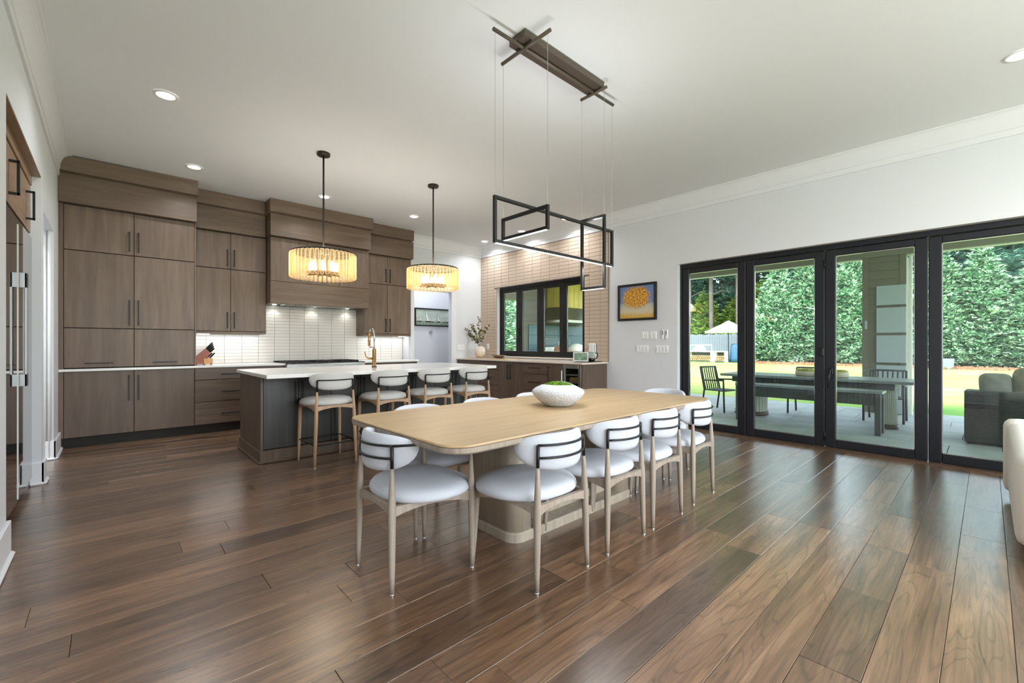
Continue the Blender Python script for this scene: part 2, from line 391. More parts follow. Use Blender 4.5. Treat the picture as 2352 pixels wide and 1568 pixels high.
bb = MB(); bboard(bb, XL, 0, 6.56, 7.19, 'x', 1, .2); bboard(bb, XL-.1, XL+.02, 6.58, 0, 'y', -1, .2); struct(bb.build('baseboard_kitchen', M['trim']))
bb = MB(); bboard(bb, XR, 0, 3.05, 4.21, 'x', -1); struct(bb.build('baseboard_right', M['trim']))
struct(B(XR-.02, XR+.12, DY0, DY1, -.02, .012, b=.004).build('trim_4', M['sill']))

# stacked tiles: the wall around the servery window, one object each
TP, TR = .2275, .0655
gr = MB(); gx = XR-.006
for (a, b, z0, z1) in ((4.21, WY0, CT, 3.09), (WY1, YH, CT, 3.09), (WY0, WY1, WZ1, 3.09)): gr.box(gx, XR, a, b, z0, z1)
grout = gr.build('tile_grout', M['grout'], wall_right)
tiles = []; yk = YH
cols = []
y = YH
while y > 4.22: cols.append((max(4.212, y-TP), y)); y -= TP
z = CT+.002; rows = []
while z < 3.088: rows.append((z, min(z+TR, 3.088))); z += TR
for (a, b) in cols:
    for (c, d) in rows:
        segs = [(a, b, c, d)]
        if b > WY0 and a < WY1 and d > WZ0-.005 and c < WZ1:
            segs = []
            lo, hi = (c, WZ1) if False else (c, d)
            if c < WZ1 < d: segs.append((a, b, WZ1, d))
            if not (c < WZ1 < d):
                if a < WY0: segs.append((a, WY0, c, d))
                if b > WY1: segs.append((WY1, b, c, d))
        for sgm in segs:
            if sgm[1]-sgm[0] > .015 and sgm[3]-sgm[2] > .012: tiles.append(sgm)
tiles.sort(key=lambda t: -(t[1]-t[0])*(t[3]-t[2]) + .002*t[0])
small = MB()
for i, (a, b, c, d) in enumerate(tiles):
    g = .0019
    if i < 296: B(gx-.008-rng.uniform(0,.0012), gx+.002, a+g, b-g, c+g, d-g, b=.0016).build('tile', M['tile'], wall_right, fix=False)
    else: small.cbox(gx-.008, gx+.002, a+g, b-g, c+g, d-g, b=.0016)
if small.v: small.build('cut_tiles', M['tile'], wall_right, fix=False)['kind'] = 'stuff'
ed = MB(); ed.cbox(gx-.01, XR, 4.204, 4.212, CT, 3.09, b=.001)
ed.build('tile_edge_strip', M['grout'], wall_right)
# backsplash behind the range, one object each
MB().box(.83, 4.235, YB-.006, YB, CT, 1.83).build('backsplash_grout', M['bgrout'], wall_kitchen)
bx = []; x = 4.235
nb = 0
xs_ = []
x = .582
while x < 4.2: xs_.append((max(.845, x), min(x+.2275, 4.233))); x += .2275
for (a, b) in xs_:
    z = CT+.003
    while z < 1.80:
        top = 1.80 if (b > 1.74 and a < 3.30) else 1.37
        if z > top: break
        B(a+.0016, b-.0016, YB-.014-rng.uniform(0,.001), YB-.004, z, min(z+.0482, 1.82), b=.0016).build('backsplash_tile', M['btile'], wall_kitchen, fix=False)
        nb += 1; z += .0505
print('planks', n_pl, 'tiles', len(tiles), 'backsplash', nb)

# ---------------------------------------------------------------- folding glass doors and servery window
def leaf(root, X0, X1, y0, y1, z0, z1, sw, mfr, gasket=True):
    """one framed glass leaf in the plane X: two stiles, two rails, the pane"""
    xm = (X0+X1)/2
    B(X0, X1, y0, y0+sw, z0, z1, b=.006).build('stile', mfr, root); B(X0, X1, y1-sw, y1, z0, z1, b=.006).build('stile', mfr, root)
    B(X0, X1, y0+sw, y1-sw, z1-sw*.72, z1, b=.006).build('rail', mfr, root); B(X0, X1, y0+sw, y1-sw, z0, z0+sw*.95, b=.006).build('rail', mfr, root)
    MB().box(xm-.003, xm+.003, y0+sw-.008, y1-sw+.008, z0+sw*.95-.008, z1-sw*.72+.008).build('glass_pane', M['glass'], root)
    bd = MB(); e = .007; a, b, c, d = y0+sw, y1-sw, z0+sw*.95, z1-sw*.72
    for (p, q, r, s_) in ((a, a+e, c, d), (b-e, b, c, d), (a, b, c, c+e), (a, b, d-e, d)): bd.box(xm-.014, xm-.004, p, q, r, s_)
    bd.build('glazing_bead', M['chrome'] if gasket else mfr, root)
DX0, DX1 = 6.11, 6.17
fr = setting('trim_5', (6.14, (DY0+DY1)/2, 0))
B(DX0-.01, DX1+.03, DY0, DY1, 2.29, DT, b=.004).build('head_frame', M['frameblk'], fr)
B(DX0-.01, DX1+.03, 3.008, DY1, .012, 2.29, b=.004).build('jamb_frame', M['frameblk'], fr)
B(DX0-.01, DX1+.03, DY0, DY0+.02, .012, 2.29, b=.004).build('jamb_frame', M['frameblk'], fr)
edges = [3.006, 2.142, 1.282, .412, -.455, -1.31]
for i in range(5):
    d = setting('door_%d' % (i+1), (6.14, (edges[i]+edges[i+1])/2, .014))
    leaf(d, DX0, DX1, edges[i+1]+.003, edges[i]-.003, .014, 2.286, .098, M['frameblk'])
    for z in (.14, 2.13):
        if i == 1: MB().tube([(DX0-.008, edges[2], z-.05), (DX0-.008, edges[2], z+.05)], .008, n=8).build('hinge', M['black'], d)
    if i == 1:
        hd = MB(); hd.cbox(DX0-.03, DX0, 1.29, 1.325, 1.07, 1.16, b=.006); hd.build('flush_latch', M['black'], d)
    if i == 2:
        hd = MB(); hd.cbox(DX0-.012, DX0, 1.205, 1.235, .86, .93, b=.004); hd.tube([(DX0-.02,1.22,.9),(DX0-.045,1.222,.905),(DX0-.048,1.235,.80),(DX0-.046,1.245,.70)], .008, n=8)
        hd.build('lever_handle', M['black'], d)
# servery window
WX0, WX1 = 6.10, 6.155
wf = setting('trim_6', (6.12, (WY0+WY1)/2, WZ0))
B(WX0-.01, WX1+.03, WY0, WY1, 2.372-.045, WZ1, b=.004).build('head_frame', M['winblk'], wf)
B(WX0-.01, WX1+.03, WY1-.03, WY1, .955, 2.33, b=.004).build('jamb_frame', M['winblk'], wf); B(WX0-.01, WX1+.03, WY0, WY0+.03, .955, 2.33, b=.004).build('jamb_frame', M['winblk'], wf)
B(WX0-.01, WX1+.03, WY0, WY1, .955, .985, b=.004).build('sill_frame', M['winblk'], wf)
we = [6.99, 6.432, 5.838, 5.264, 4.73]
for i in range(4):
    d = setting('window_%d' % (i+1), (6.125, (we[i]+we[i+1])/2, .985))
    leaf(d, WX0, WX1, we[i+1]+.002, we[i]-.002, .985, 2.327, .085, M['winblk'])
    if i in (0, 2):
        hd = MB(); hd.cbox(WX0-.02, WX0, we[i+1]-.01, we[i+1]+.02, 1.42, 1.56, b=.004); hd.tube([(WX0-.025, we[i+1]+.005, 1.44), (WX0-.04, we[i+1]+.012, 1.3)], .007, n=8); hd.build('window_latch', M['black'], d)
struct(B(XR-.03, WX0+.06, WY0+.001, WY1-.001, WZ0+.001, .955, b=.004).build('trim_7', M['quartzw']))

# ---------------------------------------------------------------- cabinets
def pull(parent, p, L, axis, normal, name='handle', r=.006, off=.032):
    """bar pull of length L centred at p (on the door face), along axis, standing off along normal"""
    p = Vector(p); a = Vector(axis); n = Vector(normal); m = MB(); c = p + n*off
    s = Vector((abs(a.x)*L/2+(1-abs(a.x))*r, abs(a.y)*L/2+(1-abs(a.y))*r, abs(a.z)*L/2+(1-abs(a.z))*r))
    m.cbox(c.x-s.x, c.x+s.x, c.y-s.y, c.y+s.y, c.z-s.z, c.z+s.z, b=.0015)
    for t in (-1, 1):
        q0 = p + a*(t*(L/2-r)); q1 = q0 + n*off
        lo = [min(q0[i], q1[i])-(r if abs(n[i]) < .5 else 0) for i in range(3)]; hi = [max(q0[i], q1[i])+(r if abs(n[i]) < .5 else 0) for i in range(3)]
        m.box(lo[0], hi[0], lo[1], hi[1], lo[2], hi[2])
    return m.build(name, M['black'], parent)
G = .002
def door_y(root, x0, x1, z0, z1, yf, mat_, name='door'):
    return B(x0+G, x1-G, yf, yf+.022, z0+G, z1-G, b=.0025).build(name, mat_, root)
YF = 7.137; NY = (0,-1,0); AX = (1,0,0); AZ = (0,0,1)
# base cabinets
def base_y(label, x0, x1, cat='cabinet', name='base_cabinet'):
    t = thing(name, label, cat, ((x0+x1)/2, YF+.3, 0))
    MB().box(x0, x1, YF+.023, YB-.02, .12, .882).build('carcass', M['carcass'], t)
    MB().box(x0, x1, YF+.075, YF+.09, 0, .12).box(x0, x1, YF+.055, YF+.075, 0, .012).build('toe_kick', M['kick'], t)
    return t
t = base_y('brown wooden two-door base cabinet under the tall pantry cabinet', XL, .822)
B(XL+.002, -.397, YF+.004, YF+.022, .12, .882, b=.001).build('filler_strip', M['cabv'], t)
for x0, x1, hx in ((-.395, .214, .167), (.214, .822, .258)):
    d = door_y(t, x0, x1, .12, .882, YF, M['cabb']); pull(d, (hx, YF, .668), .31, AZ, NY)
t = base_y('brown wooden three-drawer base cabinet between pantry and range', .822, 1.925)
for z0, z1, hz in ((.72, .882, .795), (.424, .717, .555), (.12, .421, .258)):
    d = door_y(t, .824, 1.923, z0, z1, YF, M['cabbh'], 'drawer'); pull(d, (1.375, YF, hz), .5, AX, NY)
t = base_y('brown wooden drawer base cabinet right of the range behind the island', 3.165, 4.18)
for z0, z1, hz in ((.72, .882, .795), (.424, .717, .555), (.12, .421, .258)):
    d = door_y(t, 3.167, 4.178, z0, z1, YF, M['cabbh'], 'drawer'); pull(d, (3.67, YF, hz), .45, AX, NY)
tag(B(XL+.001, 1.926, 7.105, YB-.015, .884, CT, b=.004).build('kitchen_countertop', M['quartz']), 'white quartz countertop left of the range, running under the pantry cabinet', 'countertop')
tag(B(3.164, 4.20, 7.105, YB-.015, .884, CT, b=.004).build('kitchen_countertop', M['quartz']), 'short white quartz countertop right of the range behind the island', 'countertop')

# tall pantry
def crown(t, xf0, xf1, xc0, xc1, yf, yc, ybk):
    B(xf0, xf1, yf, ybk, 2.814, 3.14, b=.003).build('frieze_board', M['cabh'], t)
    B(xc0, xc1, yc, ybk, 3.137, H-.001, b=.003).build('crown_board', M['cabh'], t)
t = thing('pantry_cabinet', 'tall six-door brown wooden pantry cabinet against the left wall', 'cabinet', (.2, YF+.3, CT))
MB().box(XL, .824, YF+.023, YB-.02, CT, 2.81).build('carcass', M['carcass'], t)
B(.822, .838, YF+.002, YB-.02, CT+.002, 2.812, b=.002).build('side_panel', M['cabv'], t)
B(XL+.002, -.397, YF+.004, YF+.022, CT+.002, 2.812, b=.001).build('filler_strip', M['cabv'], t)
for x0, x1, hx, gx_ in ((-.395, .214, .171, -.097), (.214, .822, .256, .516)):
    d = door_y(t, x0, x1, CT+.012, 1.388, YF, M['cabv'], 'lift_door'); pull(d, (gx_, YF, .977), .24, AX, NY)
    d = door_y(t, x0, x1, 1.392, 2.288, YF, M['cabv']); pull(d, (hx, YF, 1.588), .31, AZ, NY)
    d = door_y(t, x0, x1, 2.292, 2.81, YF, M['cabv']); pull(d, (hx, YF, 2.458), .24, AZ, NY)
B(XL+.001, .84, 7.06, YB-.02, 2.814, 3.14, b=.003).build('frieze_board', M['cabh'], t)
cp = [(XL+u+.001, z-.001) for u, z in cove(.115, H)][3:-2]
MB().prism([(.84, 3.137), (.84, H-.001)] + list(reversed(cp)) + [(XL+.02, 3.137)], 'y', 6.95, YB-.02).build('crown_board', M['cabh'], t)
# wall cabinets
def upper(label, x0, x1, xs, yf, x0d, side):
    t = thing('wall_cabinet', label, 'cabinet', ((x0+x1)/2, yf+.16, 1.35))
    MB().box(x0+.001, x1-.001, yf+.023, YB-.016, 1.386, 2.81).build('carcass', M['carcass'], t)
    B(x0, x1, yf+.002, YB-.016, 1.352, 1.386, b=.003).build('bottom_rail', M['cabh'], t)
    if side: B(x0, x0d, yf+.002, YB-.016, 1.386, 2.81, b=.002).build('side_panel', M['cabv'], t)
    B(x1-.016, x1+.001, yf+.002, YB-.016, 1.386, 2.81, b=.002).build('side_panel', M['cabv'], t)
    for a, b, hx in ((x0d, xs, xs-.042), (xs, x1, xs+.042)):
        d = door_y(t, a, b, 1.39, 2.288, yf, M['cabv']); pull(d, (hx, yf, 1.547), .235, AZ, NY)
        d = door_y(t, a, b, 2.292, 2.81, yf, M['cabv']); pull(d, (hx, yf, 2.452), .24, AZ, NY)
    return t
t = upper('brown wooden four-door wall cabinet between pantry and range hood', .84, 1.749, 1.289, 7.46, .84, False)
crown(t, .842, 1.728, .842, 1.70, 7.385, 7.275, YB-.02)
t = upper('brown wooden four-door wall cabinet right of the range hood', 3.295, 4.228, 3.746, 7.46, 3.312, True)
crown(t, 3.292, 4.242, 3.292, 4.19, 7.385, 7.275, YB-.02)
# range hood cabinet
t = thing('range_hood', 'wooden chimney range hood with steel filters above the range', 'range hood', (2.52, 7.5, 1.81))
HY = 7.235
MB().box(1.757, 3.288, HY+.023, YB-.016, 1.86, 2.81).build('carcass', M['cabv'], t)
for a, b in ((1.757, 2.271), (2.271, 2.79), (2.79, 3.288)): door_y(t, a, b, 2.152, 2.81, HY, M['cabv'], 'front_panel')
B(1.755, 3.29, HY-.004, HY+.022, 1.815, 2.149, b=.003).build('apron_board', M['cabh'], t)
B(1.755, 1.777, HY+.022, YB-.016, 1.815, 2.15, b=.002).build('side_panel', M['cabv'], t); B(3.268, 3.29, HY+.022, YB-.016, 1.815, 2.15, b=.002).build('side_panel', M['cabv'], t)
MB().box(1.777, 3.268, HY+.022, YB-.016, 1.835, 1.85).build('liner', M['steel'], t)
for i in range(14): B(2.0+.075*i, 2.045+.075*i, 7.28, 7.68, 1.818, 1.834, b=.003).build('baffle_filter', M['steel'], t)
for x in (1.93, 2.52, 3.1):
    MB().lathe([(.0,1.828),(.03,1.828),(.03,1.836)], (x, 7.72, 0), n=14).build('hood_lamp', M['led'], t)
    lamp('hood_light', 'SPOT', (x, 7.70, 1.815), 1.6, rot=(0,0,0), color=(1,.96,.9), spot_size=2.2, spot_blend=.8, shadow_soft_size=.02)
crown(t, 1.735, 3.285, 1.70, 3.275, 7.145, 7.03, YB-.02)
# under cabinet lights
for i, (a, b, lab) in enumerate(((.9, 1.05, 'left of the hood above the knife block'), (4.05, 4.2, 'right of the hood above the counter end'))):
    t = tag(B(a, b, 7.58, 7.62, 1.341, 1.352, b=.002).build('under_cabinet_light', M['led']), 'slim white light bar under the wall cabinet '+lab, 'light', 'under cabinet light bars')
lamp('under_cabinet_glow', 'AREA', (1.3, 7.66, 1.345), 1.5, color=(.95,.97,1), shape='RECTANGLE', size=.8, size_y=.03)
lamp('under_cabinet_glow', 'AREA', (3.8, 7.66, 1.345), 1.6, color=(.93,.96,1), shape='RECTANGLE', size=.8, size_y=.03)
# range
t = thing('range', 'stainless steel range with black cooktop below the hood', 'range', (2.545, 7.44, 0))
B(1.93, 3.16, 7.12, YB-.02, .1, .895, b=.004).build('body', M['steel'], t)
B(1.935, 3.155, 7.075, 7.12, .79, .90, b=.01).build('control_panel', M['steel'], t)
B(1.945, 3.145, 7.1, 7.12, .2, .775, b=.006).build('oven_door', M['steel'], t)
MB().tube([(2.0,7.06,.73),(3.09,7.06,.73)], .012, n=8).build('oven_handle', M['steel'], t)
for i in range(6): MB().tube([(2.08+.185*i,7.075,.845),(2.08+.185*i,7.045,.845)], .022, n=14).build('knob', M['steel'], t)
B(1.93, 3.16, 7.11, YB-.03, .897, .912, b=.004).build('cooktop', M['black'], t)
for i in range(3): 
    g = MB()
    for j in range(4): g.box(1.98+.4*i+.1*j, 1.99+.4*i+.1*j, 7.2, 7.7, .912, .94)
    for yy in (7.2, 7.45, 7.69): g.box(1.98+.4*i, 2.29+.4*i, yy, yy+.01, .925, .94)
    g.build('grate', M['black'], t)
B(1.93, 3.16, YB-.06, YB-.03, .912, .935, b=.003).build('rear_trim', M['black'], t)
# island
IY0, IY1, IX0, IX1 = 4.93, 5.86, 1.11, 3.84
t = thing('kitchen_island', 'dark charcoal wooden kitchen island with many doors', 'kitchen island', ((IX0+IX1)/2, 5.4, 0))
MB().box(IX0+.02, IX1-.02, IY0+.022, IY1-.01, .12, .872).build('carcass', M['carcass'], t)
B(IX0-.004, IX0+.02, IY0-.002, IY1, .128, .873, b=.003).build('end_panel', M['cabb'], t); B(IX1-.02, IX1+.004, IY0-.002, IY1, .128, .873, b=.003).build('end_panel', M['cabb'], t)
for i in range(8):
    x0 = IX0+.02+i*(IX1-IX0-.04)/8; x1 = x0+(IX1-IX0-.04)/8
    d = door_y(t, x0, x1, .135, .868, IY0, M['island']); pull(d, (x1-.035 if i % 2 == 0 else x0+.035, IY0, .70), .23, AZ, NY)
for i in range(4):
    x0 = IX0+.02+i*(IX1-IX0-.04)/4; x1 = x0+(IX1-IX0-.04)/4
    B(x0+G, x1-G, IY1-.012, IY1+.01, .135, .868, b=.003).build('rear_door', M['island'], t)
pl = MB(); pl.cbox(IX0-.014, IX1+.014, IY0-.014, IY1+.014, .012, .128, b=.006); pl.build('plinth', M['cabb'], t)
pl = MB(); pl.cbox(IX0-.03, IX1+.03, IY0-.03, IY1+.03, 0, .022, b=.009); pl.build('shoe_moulding', M['cabb'], t)
tag(B(1.074, 3.90, 4.56, 5.90, .874, .911, b=.004).build('island_countertop', M['quartz']), 'white quartz countertop on the dark kitchen island', 'countertop')
# faucet
t = thing('faucet', 'brass and steel pull-down kitchen faucet standing on the island', 'faucet', (2.465, 5.27, .911))
MB().lathe([(.03,0),(.03,.012),(.024,.016),(.024,.22),(.02,.23)], (2.465,5.27,.911), n=16).build('body', M['brass'], t)
MB().lathe([(.032,0),(.032,.01)], (2.465,5.27,.911), n=16).build('base_ring', M['black'], t)
arc = [(2.465,5.27,1.13),(2.465,5.27,1.30)] + [(2.465, 5.27+.075*(1-math.cos(a)), 1.30+.10*math.sin(a)) for a in [PI*i/10 for i in range(1,9)]]
MB().tube(arc, .011, n=10).build('spout', M['chrome'], t)
MB().tube([arc[-1], (2.465,5.415,1.26), (2.465,5.415,1.18)], [.012,.018,.018], n=12).build('spray_head', M['brass'], t)
MB().tube([(2.465,5.27,1.16),(2.465,5.415,1.165)], .006, n=8).build('dock_arm', M['brass'], t)
MB().tube([(2.445,5.27,1.02),(2.39,5.27,1.02),(2.355,5.27,1.05),(2.34,5.27,1.11)], [.012,.012,.009,.006], n=8).build('lever', M['brass'], t)
# right-hand credenza
RX = 5.37; NX = (-1,0,0); AY = (0,1,0)
def door_x(root, y0, y1, z0, z1, mat_, name='door'):
    return B(RX, RX+.022, y0+G, y1-G, z0+G, z1-G, b=.0025).build(name, mat_, root)
def base_x(label, y0, y1):
    t = thing('credenza_cabinet', label, 'cabinet', (RX+.3, (y0+y1)/2, 0))
    MB().box(RX+.023, XR-.01, y0, y1, .12, .882).build('carcass', M['carcass'], t)
    MB().box(RX+.06, RX+.075, y0, y1, 0, .12).build('toe_kick', M['kick'], t)
    return t
t = base_x('brown wooden three-drawer credenza unit in the far corner', 6.82, 7.553)
for z0, z1 in ((.72, .882), (.424, .717), (.12, .421)):
    d = door_x(t, 6.82, 7.55, z0, z1, M['cabbh'], 'drawer'); pull(d, (RX, 7.18, (z0+z1)/2), .2, AY, NX)
t = base_x('brown wooden three-drawer credenza unit left of the double doors', 6.22, 6.82)
for z0, z1 in ((.72, .882), (.424, .717), (.12, .421)):
    d = door_x(t, 6.22, 6.82, z0, z1, M['cabbh'], 'drawer'); pull(d, (RX, 6.52, (z0+z1)/2), .2, AY, NX)
t = base_x('brown wooden double-door credenza unit below the servery window', 5.552, 6.22)
for a, b, hy in ((5.906, 6.22, 5.945), (5.552, 5.906, 5.868)):
    d = door_x(t, a, b, .12, .882, M['cabb']); pull(d, (RX, hy, .70), .26, AZ, NX)
t = base_x('brown wooden three-drawer credenza unit right of the double doors', 4.967, 5.552)
for z0, z1 in ((.69, .882), (.40, .687), (.12, .397)):
    d = door_x(t, 4.967, 5.552, z0, z1, M['cabbh'], 'drawer'); pull(d, (RX, 5.26, (z0+z1)/2+.01), .26, AY, NX)
t = base_x('narrow brown single-door credenza unit beside the wine fridge', 4.65, 4.967)
d = door_x(t, 4.65, 4.967, .12, .882, M['cabb']); pull(d, (RX, 4.93, .70), .26, AZ, NX)
t = thing('credenza_end_panel', 'brown wooden end panel closing the credenza near the painting', 'panel', (5.68, 4.24, 0))
B(RX, XR-.01, 4.235, 4.262, .12, .882, b=.002).build('panel', M['cabb'], t); B(RX+.06, XR-.01, 4.24, 4.262, 0, .12, b=.002).build('foot', M['kick'], t)
t = thing('wine_fridge', 'small steel-framed glass-door wine fridge built into the credenza', 'wine fridge', (RX+.3, 4.456, 0))
shell = MB()
for (a, b, c, d_) in ((4.266, 4.29, .1, .88), (4.626, 4.648, .1, .88), (4.29, 4.626, .86, .88), (4.29, 4.626, .1, .13)): shell.box(RX+.03, XR-.02, a, b, c, d_)
shell.box(XR-.05, XR-.02, 4.27, 4.64, .1, .88); shell.box(RX+.06, RX+.4, 4.27, 4.64, 0, .1)
shell.build('cabinet_shell', M['black'], t)
df = MB(); 
for (a, b, c, d_) in ((4.268, 4.325, .13, .878), (4.59, 4.646, .13, .878), (4.325, 4.59, .815, .878), (4.325, 4.59, .13, .19)): df.cbox(RX, RX+.03, a, b, c, d_, b=.002)
dd = df.build('door_frame', M['steel'], t)
MB().box(RX+.012, RX+.018, 4.323, 4.592, .188, .817).build('door_glass', M['glass'], dd)
MB().tube([(RX-.035, 4.63, .3), (RX-.035, 4.63, .78)], .008, n=8).build('handle', M['plastic'], dd)
for z in (.7, .58, .44, .3): B(RX+.06, XR-.08, 4.295, 4.62, z, z+.012, b=.002).build('rack', M['oakedge'], t)
for i, (y, z, lab) in enumerate(((4.41, .592, 'left'), (4.50, .592, 'right'))):
    m = MB().tube([(RX+.05,y,z+.042),(RX+.3,y,z+.042),(RX+.34,y,z+.042),(RX+.42,y,z+.042)], [.04,.04,.016,.015], n=14)
    o = m.build('wine_bottle', mat('bottle_'+lab, (150,112,78), .25, noise=(30,.3)), None)
    tag(o, 'amber wine bottle lying in the wine fridge, %s one of two' % lab, 'bottle', 'wine bottles in the fridge')
tag(B(5.335, XR-.016, 4.212, YH-.002, .884, CT, b=.004).build('credenza_countertop', M['quartzw']), 'pale countertop on the credenza under the servery window', 'countertop')

# ---------------------------------------------------------------- refrigerator alcove
t = thing('refrigerator', 'large polished steel double-door refrigerator recessed into the left wall', 'refrigerator', (-.85, 4.63, 0))
B(-1.19, -.53, 3.80, 5.46, .09, 2.10, b=.004).build('body', M['steel'], t)
MB().box(-.62, -.56, 3.80, 5.46, 0, .09).build('toe_grille', M['black'], t)
sY = 4.70
for a, b, lab in ((3.795, sY, 1), (sY, 5.465, -1)):
    d = B(-.528, -.49, a+.003, b-.003, .075, 2.10, b=.003).build('door', M['fridge'], t)
    yy = sY-.045 if lab == 1 else sY+.045
    if lab == -1:
        h = MB(); yy = sY+.06; h.cbox(-.462, -.447, yy-.022, yy+.022, .895, 1.72, b=.003)
        for z, e in ((.895,.09), (1.61,.11)): h.cbox(-.49, -.447, yy-.022, yy+.022, z, z+e, b=.003)
        h.build('door_handle', M['handle'], d)
B(-.493, -.486, sY-.004, sY+.004, .09, 2.06, b=.001).build('seam_trim', M['plastic'], t)
t = thing('fridge_top_cabinet', 'brown wooden two-door cabinet over the refrigerator in a warm-lit tone', 'cabinet', (-.85, 4.63, 2.12))
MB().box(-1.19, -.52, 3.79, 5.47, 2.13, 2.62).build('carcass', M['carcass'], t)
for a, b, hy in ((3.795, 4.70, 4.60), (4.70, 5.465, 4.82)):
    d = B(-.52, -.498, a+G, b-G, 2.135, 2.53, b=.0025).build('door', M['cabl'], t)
for hy, hz in ((4.40, 2.32), (5.2, 2.32)):
    h = MB(); h.cbox(-.462, -.448, hy-.012, hy+.012, 2.2, 2.43, b=.002)
    for z in (2.2, 2.415): h.cbox(-.498, -.448, hy-.012, hy+.012, z, z+.015, b=.002)
    h.build('handle', M['black'], t)
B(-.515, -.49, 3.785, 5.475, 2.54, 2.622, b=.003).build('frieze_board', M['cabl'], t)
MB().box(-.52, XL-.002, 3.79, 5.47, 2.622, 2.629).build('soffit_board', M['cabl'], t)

# ---------------------------------------------------------------- dining table
def rrect(x0, x1, y0, y1, r, n=6):
    pts = []
    for cx, cy, a0 in ((x1-r, y1-r, 0), (x0+r, y1-r, 90), (x0+r, y0+r, 180), (x1-r, y0+r, 270)):
        for i in range(n+1):
            a = math.radians(a0+90*i/n); pts.append((cx+r*math.cos(a), cy+r*math.sin(a)))
    return pts
def slab_round(x0, x1, y0, y1, r, levels, n=8):
    """levels: list of (inset, z)"""
    return MB().ring([[(px, py, z) for px, py in rrect(x0+i, x1-i, y0+i, y1-i, max(r-i*.6, .01), n)] for i, z in levels], smooth=False)
TX0, TX1, TY0, TY1 = 1.085, 3.74, 1.555, 2.735
t = thing('dining_table', 'long light oak dining table with rounded corners on a two-column pedestal', 'table', (2.41, 2.145, 0))
slab_round(TX0, TX1, TY0, TY1, .13, [(.006,.7385),(0,.742),(.003,.748),(.009,.75)]).build('tabletop', M['oaktop'], t)
slab_round(TX0, TX1, TY0, TY1, .13, [(.03,.704),(.010,.708),(.002,.716),(.0005,.7385)]).build('edge_band', M['oakleg'], t)
for a, b in ((1.775, 1.975), (2.86, 3.06)):
    c = slab_round(a, b, 1.915, 2.375, .085, [(0,.06),(0,.708)]); c.sm = [True]*len(c.sm); c.sm[-1] = c.sm[-2] = False
    c.build('column', M['oakedge'], t)
B(1.94, 2.9, 2.02, 2.27, .06, .12, b=.004).build('stretcher', M['oakedge'], t)
slab_round(1.765, 3.07, 1.905, 2.385, .09, [(0,0),(0,.05),(.006,.058),(.012,.06)]).build('plinth', M['oakedge'], t)

# ---------------------------------------------------------------- chairs
def pad(Rc, cy, ang, zc, hh, th, flat=.22):
    """upholstered backrest: an arc pillow; Rc centre-line radius, centre (0,cy)"""
    layers = []; NU = 22
    for i in range(NU+1):
        u = -1+2*i/NU; u = math.sin(u*PI/2)
        k = max(1-abs(u)**2.8, 0)**.5
        h = hh*max(k, .10); tk = th*max((1-abs(u)**6)**.5 if abs(u) < 1 else 0, .25)
        a = u*ang; L = []
        zc2 = zc + hh*flat*(1-k)
        for j in range(16):
            s = 2*PI*j/16; c_, s_ = math.cos(s), math.sin(s)
            dx = math.copysign(abs(c_)**.75, c_)*tk; dz = math.copysign(abs(s_)**.7, s_)*h
            r = Rc + dx
            L.append((r*math.sin(a), cy - r*math.cos(a), zc2+dz))
        layers.append(L)
    return MB().ring(layers)
def cushion(hw, y0, y1, z0, z1, taper=.82):
    """rounded seat pad, a bit narrower at the back (y0)"""
    cy, hl = (y0+y1)/2, (y1-y0)/2; N = 40
    def outl(k, z, dome=0):
        L = []
        for i in range(N):
            a = 2*PI*i/N; c_, s_ = math.cos(a), math.sin(a)
            x = math.copysign(abs(c_)**.72, c_)*hw*k; y = math.copysign(abs(s_)**.80, s_)*hl*k
            wdt = 1 - (1-taper)*max(0, -y/hl)**1.2
            L.append((x*wdt, cy+y, z))
        return L
    hz = z1-z0
    return MB().ring([outl(.90, z0), outl(.985, z0+hz*.12), outl(1, z0+hz*.3), outl(.985, z0+hz*.55), outl(.93, z0+hz*.78), outl(.80, z0+hz*.92), outl(.5, z0+hz), outl(.15, z0+hz*.985)])
def leg_mesh(p0, p1, r0, rm, r1, tm=.62):
    p0, p1 = Vector(p0), Vector(p1); ts = [0, .15, .35, tm*.9, tm, .8, .92, 1]
    def rad(t):
        if t <= tm: return r0 + (rm-r0)*math.sin(t/tm*PI/2)
        return rm + (r1-rm)*((t-tm)/(1-tm))**1.1
    return MB().tube([p0+(p1-p0)*t for t in ts], [rad(t) for t in ts], n=12)
